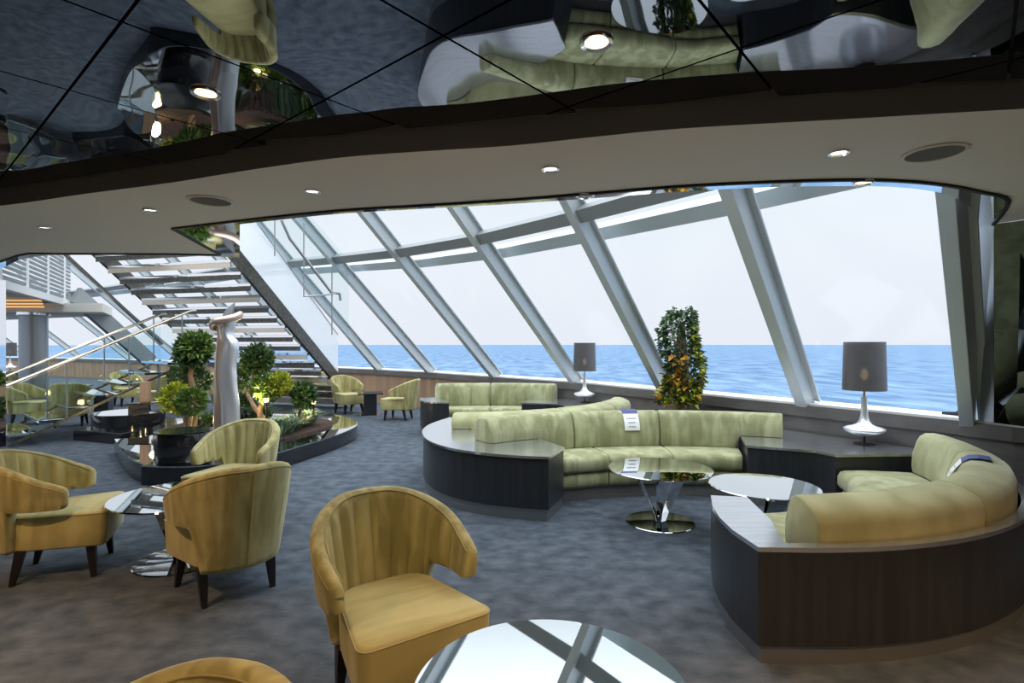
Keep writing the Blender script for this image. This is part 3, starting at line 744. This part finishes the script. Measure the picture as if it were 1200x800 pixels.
# ------------------------------------------------------------------ lamps
def lamp(x, y, z, label):
    t = thing('table_lamp', label, 'lamp', (x, y, z), group='table lamps with smoked shades')
    MB().lathe([(0, 0), (.088, 0), (.09, .004), (.085, .008), (.012, .010), (.0095, .02), (.0095, .085)], seg=40).build('foot', M['leg'], t)
    MB().lathe([(0, .078), (.03, .08), (.10, .095), (.155, .118), (.172, .135), (.168, .150), (.145, .160), (.10, .172), (.065, .19), (.045, .22), (.034, .26), (.028, .32), (.026, .40), (.027, .44), (0, .44)], seg=56).build('base', M['satin'], t, angle=60)
    MB().lathe([(0, .44), (.012, .44), (.012, .55), (.02, .555), (.02, .60), (0, .60)], seg=24).build('lamp_stem', M['brass'], t)
    MB().lathe([(0, .60), (.02, .61), (.032, .64), (.03, .67), (.012, .70), (0, .705)], seg=24).build('bulb', M['bulbs'], t)
    MB().lathe([(.180, .505), (.170, .955), (.167, .955), (.177, .505), (.180, .505)], seg=56).build('lamp_shade', M['shade'], t, angle=50)
    return t
l1 = lamp(3.29, 5.10, 0.545, 'chrome table lamp with dark cylindrical shade, on the near console at right')
dup(l1, (1.16, 8.72, 0.545), 0, 'smaller looking chrome table lamp with dark shade, on the farther console')
tcn = thing('side_table', 'dark pedestal under the far left table lamp', 'table', (-17.0, 18.5, 0), 0)
MB().box((0, 0, .27), (.5, .5, .54)).build('pedestal', M['wood'], tcn, smooth=False); MB().box((0, 0, .555), (.8, .8, .03)).build('table_top', M['wood_top'], tcn, smooth=False)
dup(l1, (-17.0, 18.5, 0.57), 0, 'tiny looking table lamp at the far left edge')

# ------------------------------------------------------------------ planter, statue, plants
ZP = 0.205
def pp(px, py, z=ZP): return gp(px, py, z)
outl = [pp(134, 514), pp(142, 526), pp(152, 537), pp(168, 543.5), (-3.85, 5.72), (-3.35, 5.70), (-2.98, 5.95), (-2.78, 6.35), (-2.64, 6.9), (-2.5, 7.5), (-2.42, 8.1), (-2.46, 8.7), (-2.72, 9.3), (-3.2, 9.9), (-3.9, 10.3), (-4.8, 10.3), (-5.2, 9.95), (-5.5, 9.3), (-5.55, 8.5), (-5.42, 7.8)]
outl = smooth_pts(outl + [outl[0]], 4)[:-1]
t = thing('planter_bed', 'low curving black planter platform with mirror top and bark beds', 'planter', (-4.2, 7.6, 0))
def PL(mb, nm, m, **k):
    o = mb.build(nm, m, t, **k); o.location = (4.2, -7.6, 0); return o
PL(MB().prism(outl, 0.0, ZP - .012), 'body', M['black'], angle=30)
PL(MB().prism(outl, ZP - .012, ZP), 'mirror_top', M['table_glass'], angle=30)
bed1 = smooth_pts([(-5.15, 7.95), (-4.95, 7.6), (-4.6, 7.0), (-4.15, 7.0), (-4.0, 8.6), (-4.3, 9.5), (-4.8, 9.6), (-5.15, 9.2), (-5.2, 8.5), (-5.15, 7.95)], 4)[:-1]
bed2 = smooth_pts([(-3.75, 7.2), (-3.3, 7.0), (-3.0, 7.35), (-2.85, 7.9), (-2.8, 8.5), (-3.1, 9.1), (-3.6, 9.3), (-3.8, 8.6), (-3.75, 7.2)], 4)[:-1]
PL(MB().prism(bed1, ZP + .001, ZP + .03), 'bark_mulch', M['soil'], smooth=False)
PL(MB().prism(bed2, ZP + .001, ZP + .03), 'bark_mulch', M['soil'], smooth=False)
t = thing('round_plinth', 'black drum with a glossy top standing on the planter beside the statue', 'plinth', (-3.68, 6.12, ZP))
MB().lathe([(0, 0), (.28, 0), (.285, .01), (.285, .285), (.28, .295)], seg=56).build('drum', M['black'], t, angle=40)
MB().lathe([(.28, .295), (.29, .297), (.29, .31), (0, .312)], seg=56).build('drum_top', M['black'], t, angle=40)
t = thing('oval_plinth', 'low black oval platform with mirror top, behind the planter at left', 'plinth', (-6.2, 8.85, 0))
el = lambda rx, ry: [(rx * math.cos(2 * PI * k / 48), ry * math.sin(2 * PI * k / 48)) for k in range(48)]
MB().prism([(-.55, -.45), (.48, -.85), (.62, .3), (.5, .8), (-.5, .8)], 0, .17).build('step', M['black'], t, smooth=False, bevel=.01)
MB().prism(el(.5, .5), .17, .37).build('drum', M['black'], t, angle=30)
MB().prism(el(.51, .51), .37, .382).build('mirror_top', M['table_glass'], t, angle=30)
tb = thing('mirror_plinth', 'small mirrored box on the black oval platform', 'plinth', (-5.95, 8.85, .382)); MB().box((0, 0, .07), (.34, .3, .14)).build('box', M['mirror'], tb, smooth=False, bevel=.004)
MB().box((0, 0, .146), (.36, .32, .012)).build('lid', M['black'], tb, smooth=False)
tag(MB().box((-5.94, 8.85, .382 + .152 + .17), (.13, .1, .34)).build('wooden_post', M['wallwood'], smooth=False, bevel=.01), 'short tan post standing on the small mirrored box', 'post')

# statue: draped torso like chrome column with a bronze half and a tilted ring
def statue():
    t = thing('statue', 'tall twisted silver and bronze sculpture with a tilted ring near its top', 'statue', (-3.46, 6.62, ZP))
    def interp(tab, z):
        for a, b in zip(tab[:-1], tab[1:]):
            if a[0] <= z <= b[0]:
                q = (z - a[0]) / (b[0] - a[0]); q = q * q * (3 - 2 * q); return a[1] + (b[1] - a[1]) * q
        return tab[-1][1]
    right = [(0, .185), (.5, .165), (.85, .135), (1.0, .125), (1.12, .14), (1.22, .155), (1.30, .15), (1.36, .10), (1.42, .085), (1.50, .115), (1.60, .12)]
    mid = [(0, -.03), (.5, -.03), (.9, -.05), (1.15, -.03), (1.3, .01), (1.42, -.03), (1.6, -.04)]
    left = [(0, -.155), (.6, -.15), (1.0, -.145), (1.25, -.125), (1.4, -.10), (1.5, -.13), (1.60, -.15)]
    def lens(x0, x1, y, d, z, n=20, tw=0.0):
        out = []; c = (x0 + x1) / 2; w = (x1 - x0) / 2
        for k in range(n):
            a = 2 * PI * k / n
            out.append((c + w * math.cos(a), y + d * math.sin(a) * (1 + .18 * math.sin(3 * a + z * 4 + tw)), z))
        return out
    zs = [k * .04 for k in range(40)]
    MB().grid([lens(interp(mid, z) - .02, interp(right, z), -.02, .075, z) for z in zs]).build('silver_drape', M['satin'], t, angle=80)
    MB().grid([lens(interp(left, z), interp(mid, z) + .035, .015, .09, z, tw=2) for z in zs]).build('bronze_drape', M['satin_bronze'], t, angle=80)
    pts = []
    for k in range(49):
        a = 2 * PI * k / 48; x = .165 * math.cos(a); y = .14 * math.sin(a)
        pts.append(Vector((-.005 + x, y, 1.555 + .42 * x + .02 * math.sin(2 * a))))
    rows = []
    for k in range(48):
        p = pts[k]; e = Vector((p.x, p.y, 0)).normalized()
        rows.append([tuple(p + e * u + Vector((0, 0, v))) for u, v in ((-.02, -.045), (.015, -.04), (.03, 0), (.015, .04), (-.012, .045), (-.02, 0))])
    rows.append(rows[0]); MB().grid(rows, cap=False).build('ring', M['satin_bronze'], t, angle=60)
    MB().grid([[(-.05, -.03, 1.58), (.07, -.03, 1.58), (.07, .03, 1.58), (-.05, .03, 1.58)], [(-.01, -.02, 1.68), (.08, -.02, 1.70), (.08, .02, 1.70), (-.01, .02, 1.68)], [(.075, -.01, 1.76), (.10, -.01, 1.775), (.10, .01, 1.775), (.075, .01, 1.76)]]).build('finial', M['steel'], t, angle=30)
statue()

def leaves(mb, c, R, n, size, squash=1.0, long=1.0, rnd=random, hollow=0.55):
    for _ in range(n):
        u = rnd.uniform(-1, 1); a = rnd.uniform(0, 2 * PI); s = math.sqrt(1 - u * u)
        d = Vector((s * math.cos(a), s * math.sin(a), u)); r = R * rnd.uniform(hollow, 1.05)
        p = Vector(c) + Vector((d.x, d.y, d.z * squash)) * r
        dirv = (d + Vector((rnd.uniform(-.7, .7), rnd.uniform(-.7, .7), rnd.uniform(-.3, .8)))).normalized()
        side = dirv.cross(Vector((rnd.uniform(-1, 1), rnd.uniform(-1, 1), rnd.uniform(-1, 1)))).normalized()
        up = side.cross(dirv); L_ = size * rnd.uniform(.7, 1.3) * long; w = size * .28 * rnd.uniform(.8, 1.2)
        mb.add([p, p + dirv * L_ * .5 + side * w + up * w * .4, p + dirv * L_ - up * w * .6, p + dirv * L_ * .5 - side * w + up * w * .4], [(0, 1, 2), (0, 2, 3)])
def shrub(name, label, balls, stems, group='clipped shrubs in the planter', cat='shrub'):
    b = stems[0][0][0]
    t = thing(name, label, cat, b, 0, group)
    for c, R, n, size, mk in balls:
        mb = MB(); leaves(mb, Vector(c) - Vector(b), R, n, size)
        mb.build('foliage', M[mk], t, smooth=False)
    for pts, r in stems:
        pts = [Vector(p) - Vector(b) for p in pts]
        MB().tube(pts, r, 8, taper=[r * (1 - .45 * k / (len(pts) - 1)) for k in range(len(pts))]).build('stem', M['bark'], t)
    return t
def w3(px, py, Y): return ((px - 600) / F * Y, Y, HC - (py - HZ) * Y / F)
ZT = ZP + .03
def gz(px, Y): return ((px - 600) / F * Y, Y, ZT)
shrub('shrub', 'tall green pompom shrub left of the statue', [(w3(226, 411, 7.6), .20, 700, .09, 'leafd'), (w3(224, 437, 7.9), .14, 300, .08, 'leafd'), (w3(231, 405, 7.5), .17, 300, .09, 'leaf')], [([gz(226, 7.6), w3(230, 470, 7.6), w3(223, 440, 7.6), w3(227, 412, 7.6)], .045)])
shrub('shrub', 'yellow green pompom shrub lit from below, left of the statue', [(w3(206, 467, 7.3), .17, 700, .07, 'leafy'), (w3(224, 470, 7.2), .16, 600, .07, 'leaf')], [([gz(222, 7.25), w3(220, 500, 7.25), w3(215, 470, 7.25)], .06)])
shrub('shrub', 'dark green pompom shrub right of the statue, topmost', [(w3(302, 421, 8.7), .20, 700, .09, 'leafd'), (w3(296, 428, 8.6), .12, 200, .08, 'leaf')], [([gz(318, 8.2), w3(300, 480, 8.3), w3(290, 462, 8.5), w3(303, 425, 8.7)], .04)])
shrub('shrub', 'bright green pompom shrub with yellow tips right of the statue', [(w3(313, 455, 7.9), .17, 600, .075, 'leaf'), (w3(328, 450, 7.9), .14, 400, .07, 'leafy'), (w3(303, 452, 7.9), .10, 200, .07, 'leaf')], [([gz(307, 7.9), w3(304, 480, 7.9), w3(313, 458, 7.9)], .05)])
shrub('shrub', 'rightmost small dark green ball shrub in the planter', [(w3(356, 462, 8.1), .15, 550, .08, 'leafd'), (w3(356, 466, 8.0), .13, 200, .07, 'leaf')], [([gz(350, 8.1), w3(352, 478, 8.1), w3(356, 463, 8.1)], .03)])
shrub('shrub', 'thin shrub with reddish trunk close to the statue', [(w3(280, 444, 8.8), .13, 300, .08, 'leaf'), (w3(284, 478, 8.8), .18, 400, .09, 'leafd')], [([gz(277, 8.8), w3(276, 465, 8.8), w3(279, 446, 8.8)], .035)])
shrub('shrub', 'dark leafy shrub low behind the left pompoms', [(w3(212, 440, 8.9), .16, 350, .08, 'leafd'), (w3(232, 445, 8.9), .17, 350, .08, 'leafd'), (w3(240, 500, 8.0), .16, 300, .09, 'leafd')], [([gz(222, 8.8), w3(205, 455, 8.9), w3(212, 442, 8.9)], .05)])
def tuft(px, Y, n, h, mk, label, spread=.2):
    b = gz(px, Y); t = thing('grass_tuft', label, 'plant', b, 0, 'low plants in the bark bed'); mb = MB(); r = random.Random(int(px * 10))
    for _ in range(n):
        a = r.uniform(0, 2 * PI); q = r.uniform(0, spread * .5); l = h * r.uniform(.6, 1.1); lean = r.uniform(.3, 1.0) * spread
        p = Vector((q * math.cos(a), q * math.sin(a), 0)); m_ = p + Vector((lean * math.cos(a) * .5, lean * math.sin(a) * .5, l * .75)); e = p + Vector((lean * math.cos(a) * 1.2, lean * math.sin(a) * 1.2, l * .85))
        sd = Vector((-math.sin(a), math.cos(a), 0)) * .009
        mb.add([p - sd, p + sd, m_ + sd, m_ - sd, e], [(0, 1, 2, 3), (3, 2, 4)])
    mb.build('blades', M[mk], t, smooth=False)
    MB().lathe([(0, 0), (.04, .0), (.03, .04), (0, .05)], seg=10).build('crown', M['bark'], t)
for px, Y, n, h, mk, lab in [(322, 7.45, 200, .26, 'leafb', 'grey green grass tuft in the bark bed, left one'), (334, 7.7, 200, .24, 'leafb', 'grey green grass tuft in the bark bed, middle one'),
                             (345, 8.1, 160, .22, 'leafb', 'grey green grass tuft in the bark bed under the rightmost ball shrub'), (360, 8.4, 160, .26, 'leafb', 'grass tuft beside the rightmost garden spotlight'), (306, 8.6, 200, .3, 'leafd', 'dark leafy tuft behind the statue base')]:
    tuft(px, Y, n, h, mk, lab, .26)
for px, py, Y, lab in [(312, 471, 7.75, 'small glowing garden spotlight under the bright green shrub'), (367.5, 473, 8.45, 'small glowing garden spotlight at the right end of the bark bed')]:
    x, y, z = w3(px, py, Y); t = thing('garden_spotlight', lab, 'spotlight', (x, y, ZT), group='garden spotlights')
    MB().tube([(0, 0, 0), (0, 0, z - ZT)], .012, 8).build('stake', M['leg'], t)
    MB().lathe([(0, z - ZT), (.03, z - ZT), (.035, z - ZT + .05), (0, z - ZT + .05)], seg=16).build('lamp_head', M['bulb'], t)
    ld = bpy.data.lights.new('spot', 'POINT'); ld.energy = 14; ld.color = (1, .75, .35); ld.shadow_soft_size = .04
    lo = bpy.data.objects.new('bulb_light', ld); COL.objects.link(lo); lo.parent = t; lo.location = (-.08, -.05, z - ZT + .08)
ld = bpy.data.lights.new('spot', 'POINT'); ld.energy = 12; ld.color = (1, .78, .35); ld.shadow_soft_size = .05
t = thing('garden_spotlight', 'garden spotlight under the yellow green shrub left of the statue', 'spotlight', gz(200, 7.5), group='garden spotlights')
MB().lathe([(0, 0), (.03, 0), (.035, .05), (0, .05)], seg=16).build('lamp_head', M['leg'], t)
lo = bpy.data.objects.new('bulb_light', ld); COL.objects.link(lo); lo.parent = t; lo.location = (-.12, -.16, .18)

# flowering column by the window
t = thing('flower_column', 'tall column of mixed green and orange foliage standing at the window behind the long sofa', 'plant', (2.05, 6.62, 0))
MB().lathe([(0, 0), (.16, 0), (.21, .35), (.20, .36), (0, .34)], seg=32).build('pot', M['black'], t, angle=40)
MB().tube([(0, 0, .34), (.01, 0, 1.1), (0, 0, 1.75)], .09, 10, taper=[.10, .09, .04]).build('trunk', M['bark'], t)
rr = random.Random(5)
def col_leaves(n, zr, mk, size, lo_, hi, arc=None):
    mb = MB()
    for _ in range(n):
        z = rr.uniform(*zr); a = rr.uniform(0, 2 * PI) if arc is None else rr.uniform(*arc)
        prof_r = (.20 + .05 * math.sin(z * 7 + a)) * (1 if z < 1.6 else max(.3, math.sqrt(max(0, 1 - ((z - 1.6) / .34) ** 2))))
        r = prof_r * rr.uniform(lo_, hi); p = Vector((r * math.cos(a), r * math.sin(a), z))
        d = Vector((math.cos(a) * .8 + rr.uniform(-.5, .5), math.sin(a) * .8 + rr.uniform(-.5, .5), rr.uniform(-.7, .8))).normalized()
        sd = d.cross(Vector((rr.uniform(-1, 1), rr.uniform(-1, 1), 1))).normalized(); up = sd.cross(d); L_ = size * rr.uniform(.6, 1.3); w = L_ * .33
        mb.add([p, p + d * L_ * .5 + sd * w + up * w * .3, p + d * L_ - up * w * .4, p + d * L_ * .5 - sd * w + up * w * .3], [(0, 1, 2), (0, 2, 3)])
    mb.build('foliage', M[mk], t, smooth=False)
col_leaves(1500, (.75, 1.88), 'leafd', .07, .6, 1.05); col_leaves(600, (1.2, 1.9), 'leafb', .06, .8, 1.1)
col_leaves(260, (.8, 1.7), 'leafy', .06, .85, 1.12, (-1.4, .3)); col_leaves(180, (.75, 1.12), 'leafy', .08, .8, 1.15)
col_leaves(45, (.75, 1.1), 'leafo', .10, .9, 1.15); col_leaves(26, (1.0, 1.4), 'leafo', .11, .95, 1.1, (-2.3, -1.7))

# ------------------------------------------------------------------ main staircase
D = Vector((0.287, 0.958, 0)); SL = 0.803; E = Vector((-0.958, 0.287, 0))
R0 = Vector((-4.725, 9.45, 3.0)); W = 2.88
t = thing('staircase', 'wide mirrored staircase coming down behind the planter with glass balustrade', 'staircase', (R0 + D * 3.7 + Vector((0, 0, -3.0)))[:])
org = Vector(t.location)
def ST(mb, nm, m, par=None, **k):
    o = mb.build(nm, m, t if par is None else par, **k)
    if par is None: o.location = -org
    return o
run = 0.225; rise = run * SL
k0 = -9; ks = int(round(R0.z / rise))
for k in range(k0, ks):
    c = R0 + D * (run * k) + Vector((0, 0, -rise * k - 0.10)) + E * (W / 2)
    if c.z < .1: continue
    o = ST(MB().box(c, (W - .06, .31, .05), rot=Matrix((-E, D, Vector((0, 0, 1)))).transposed()), 'tread', M['mirror'], smooth=False, bevel=.004)
    rz_ = MB().box(c + D * (-.14) + Vector((0, 0, -.065)), (W - .08, .02, .09), rot=Matrix((-E, D, Vector((0, 0, 1)))).transposed())
    q = rz_.build('tread_nosing', M['brass'] if k % 3 == 0 else M['dsteel'], o, smooth=False)
for off, nm in ((0, 'stringer'), (W, 'stringer')):
    a = R0 + E * off + D * (run * k0) + Vector((0, 0, -rise * k0 - .10)); b = R0 + E * off + D * 3.58 + Vector((0, 0, -3.58 * SL - .0))
    ST(MB().bar(a, b, .07, .24), nm, M['dsteel'], smooth=False)
a = R0 + D * (run * k0) + Vector((0, 0, -rise * k0)); b = R0 + D * 2.88 + Vector((0, 0, -2.88 * SL))
up1 = Vector((0, 0, 1.0)); th = -E * .012
mb = MB(); q = [a, b, b + up1, a + up1]; mb.add(q + [p + th for p in q], [(0, 1, 2, 3), (7, 6, 5, 4), (0, 4, 5, 1), (1, 5, 6, 2), (2, 6, 7, 3), (3, 7, 4, 0)])
ST(mb, 'glass_balustrade', M['sky_glare'], smooth=False)
ST(MB().tube([a + up1 - E * .006, b + up1 - E * .006], .012, 8), 'handrail', M['steel'])
# second glass balustrade with tube rail on the far side of a small landing
a2 = R0 + D * .4 + Vector((.35, .2, -.2)); 
for pts, r in [([w3(330, 258, 9.6), w3(340, 280, 9.7), w3(388, 342, 10.3), w3(398, 344, 10.4), w3(399, 352, 10.4)], .028), ([w3(356, 347, 9.9), w3(378, 346, 10.1), w3(397, 343, 10.4)], .014),
               ([w3(322, 255, 9.5), w3(322, 300, 9.5)], .012), ([w3(356, 262, 9.9), w3(356, 348, 9.9)], .012), ([w3(389, 312, 10.3), w3(389, 392, 10.3)], .012)]:
    ST(MB().tube(pts, r, 8), 'guard_rail', M['steel'])
g1 = [Vector(w3(300, 262, 9.3)), Vector(w3(408, 392, 10.6)), Vector(w3(408, 305, 10.6)), Vector(w3(352, 240, 9.8))]
mb = MB(); mb.add(g1 + [p + Vector((.012, .004, 0)) for p in g1], [(0, 1, 2, 3), (7, 6, 5, 4), (0, 4, 5, 1), (1, 5, 6, 2), (2, 6, 7, 3), (3, 7, 4, 0)])
ST(mb, 'glass_balustrade', M['bal_glass'], smooth=False)

# small flight at left with glass sides and brass handrails
A0 = Vector((-7.15, 7.75, 0.03)); A1 = Vector((-5.62, 9.52, 1.17))
dd = A1 - A0; dh = Vector((dd.x, dd.y, 0)); run_l = dh.length; dh.normalize(); sd = Vector((-dh.y, dh.x, 0)); W2 = 1.5
t = thing('small_staircase', 'short staircase at left with glass sides, mirrored treads and two brass handrails', 'staircase', A0[:], 0)
org2 = Vector(t.location)
def S2(mb, nm, m, **k):
    o = mb.build(nm, m, t, **k); o.location = -org2; return o
ns = 7
for k in range(ns):
    f = (k + .5) / ns; c = A0 + dd * f + sd * W2 / 2 + Vector((0, 0, .06))
    S2(MB().box(c, (W2 - .06, .33, .04), rot=Matrix((sd, dh, Vector((0, 0, 1)))).transposed()), 'tread', M['mirror'], smooth=False, bevel=.004)
for off in (0, W2):
    a = A0 + sd * off; b = A1 + sd * off
    S2(MB().bar(a, b, .025, .035), 'stringer', M['dsteel'], smooth=False)
    mb = MB(); h0 = Vector((0, 0, .80)); q = [a, b, b + h0, a + h0]; th = sd * .012
    mb.add(q + [p + th for p in q], [(0, 1, 2, 3), (7, 6, 5, 4), (0, 4, 5, 1), (1, 5, 6, 2), (2, 6, 7, 3), (3, 7, 4, 0)])
    S2(mb, 'glass_balustrade', M['bal_glass'], smooth=False)
    S2(MB().tube([a + Vector((0, 0, .86)) - dh * .1, a + Vector((0, 0, .86)), b + Vector((0, 0, .88)), b + Vector((0, 0, .9)) + dh * .1], .025, 10), 'handrail', M['brass'])
    for f in (.28, .62, .95):
        p = a + dd * f; S2(MB().tube([p, p + Vector((0, 0, .86))], .011, 8), 'baluster', M['steel'])
for off in (0.05, W2 - .05):
    p = A1 + sd * off - dh * .05; S2(MB().tube([(p.x, p.y, 0), (p.x, p.y, p.z)], .03, 10), 'support_post', M['steel'])

# ------------------------------------------------------------------ far left structure
col = thing('column', 'round dark grey metal column in the left lounge', 'column', (-11.3, 12.9, 0))
MB().lathe([(0, 0), (.27, 0), (.27, 2.2), (0, 2.2)], seg=40).build('shaft', M['steel'], col, angle=30)
MB().lathe([(.27, 2.14), (.33, 2.16), (.33, 2.22), (0, 2.22)], seg=40).build('capital', M['chrome'], col, angle=30)
mpc = thing('mirror_column', 'mirror clad square column at the left edge', 'column', (-6.61, 6.75, 0))
MB().box((0, 0, 1.14), (.44, .3, 2.28)).build('shaft', M['mirror'], mpc, smooth=False, bevel=.004)
MB().box((0, 0, .05), (.46, .32, .10)).build('base', M['black'], mpc, smooth=False, bevel=.004)
struct(MB().prism([(-16, 12.6), (-9.45, 12.6), (-10.4, 14.2), (-16, 17)], 2.22, 2.42).build('trim_40', M['beige'], smooth=False), 'edge of the low ceiling over the left lounge')
t = thing('gold_ceiling_fixture', 'golden strip light cluster under the left balcony', 'ceiling light', (-10.9, 12.3, 2.42))
for k in range(4): MB().box((-.3 + 0.06 * k, -.1 * k, -.1 + .06 * k), (1.3, .04, .035)).build('strip', M['gold'], t, smooth=False)
# balcony with slatted panels
P0 = Vector((-8.25, 8.7, 2.40)); P1 = Vector((-10.85, 13.4, 2.40)); dv = (P1 - P0); lv = dv.length; dv.normalize(); nv = Vector((dv.y, -dv.x, 0))
t = thing('balcony', 'upper balcony side with grey slatted panels and white edge, top left', 'balcony', (P0.x, P0.y, 2.4))
def B(mb, nm, m): o = mb.build(nm, m, t, smooth=False); o.location = -Vector(t.location); return o
B(MB().bar(P0 + Vector((0, 0, .06)), P1 + Vector((0, 0, .06)), .12, .14), 'white_edge', M['sill'])
mb = MB()
for k in range(14): mb.bar(P0 + Vector((0, 0, .2 + k * .09)), P1 + Vector((0, 0, .2 + k * .09)), .03, .05)
B(mb, 'slat_panel', M['greyslat'])
for k in range(4):
    p = P0 + dv * (lv * (k + .15) / 3.6); B(MB().bar(p, p + Vector((0, 0, 1.5)), .08, .05, up=(1, 0, 0)), 'post', M['sill'])
B(MB().prism([(P0.x, P0.y), (P1.x, P1.y), (P1.x - 4, P1.y), (P0.x - 4, P0.y)], 2.46, 2.6), 'deck', M['steel'])
# diagonal strut under the upper deck
tag(MB().bar(w3(88, 345, 13), w3(178, 425, 15.5), .10, .42).build('diagonal_brace', M['purlin']), 'thick grey diagonal brace beside the left balcony', 'beam')
tag(MB().bar(w3(70, 292, 12), w3(190, 403, 14.2), .06, .06).build('cable_rail', M['dsteel']), 'thin dark diagonal rail crossing the left windows', 'rail')

# ------------------------------------------------------------------ light, world, camera
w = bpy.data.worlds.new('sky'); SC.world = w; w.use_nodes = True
nt = w.node_tree; N = nt.nodes; L = nt.links; bg = N['Background']
tc = N.new('ShaderNodeTexCoord'); sx = N.new('ShaderNodeSeparateXYZ'); L.new(tc.outputs['Generated'], sx.inputs[0])
cr = N.new('ShaderNodeValToRGB'); e = cr.color_ramp.elements
e[0].position = 0.0; e[0].color = (0.80, 0.835, 0.92, 1)
e[1].position = 1.0; e[1].color = (0.80, 0.84, 0.88, 1)
q = e.new(0.14); q.color = (0.84, 0.88, 0.95, 1)
q = e.new(0.3); q.color = (0.80, 0.88, 0.95, 1)
L.new(sx.outputs['Z'], cr.inputs[0])
nz = N.new('ShaderNodeTexNoise'); nz.inputs['Scale'].default_value = 3; nz.inputs['Detail'].default_value = 4
mpn = N.new('ShaderNodeMapping'); mpn.inputs['Scale'].default_value = (1, 1, 5); L.new(tc.outputs['Generated'], mpn.inputs[0]); L.new(mpn.outputs[0], nz.inputs['Vector'])
mx = N.new('ShaderNodeMixRGB'); mx.blend_type = 'SCREEN'; rm = N.new('ShaderNodeMath'); rm.operation = 'MULTIPLY'; rm.inputs[1].default_value = 0.25
L.new(nz.outputs['Fac'], rm.inputs[0]); L.new(rm.outputs[0], mx.inputs[0]); L.new(cr.outputs[0], mx.inputs[1]); mx.inputs[2].default_value = (1, 1, 1, 1)
mx.inputs[2].default_value = (.5, .48, .5, 1)
L.new(mx.outputs[0], bg.inputs[0])
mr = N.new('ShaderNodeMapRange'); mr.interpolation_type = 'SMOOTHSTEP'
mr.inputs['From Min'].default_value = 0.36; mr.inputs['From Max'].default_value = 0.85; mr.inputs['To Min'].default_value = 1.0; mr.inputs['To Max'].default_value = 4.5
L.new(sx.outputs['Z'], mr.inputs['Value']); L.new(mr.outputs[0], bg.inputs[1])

cam = bpy.data.cameras.new('camera'); co = bpy.data.objects.new('camera', cam); COL.objects.link(co)
co.location = (0, 0, HC); co.rotation_euler = (PI / 2, 0, 0)
cam.sensor_width = 36; cam.lens = F / 1200 * 36; cam.shift_y = (HZ - 400) / 1200
cam.clip_end = 40000; cam.clip_start = 0.05
SC.camera = co
SC.view_settings.view_transform = 'Standard'; SC.view_settings.look = 'None'; SC.view_settings.gamma = 1.0
SC.view_settings.exposure = 0.08
SC.view_settings.use_curve_mapping = False
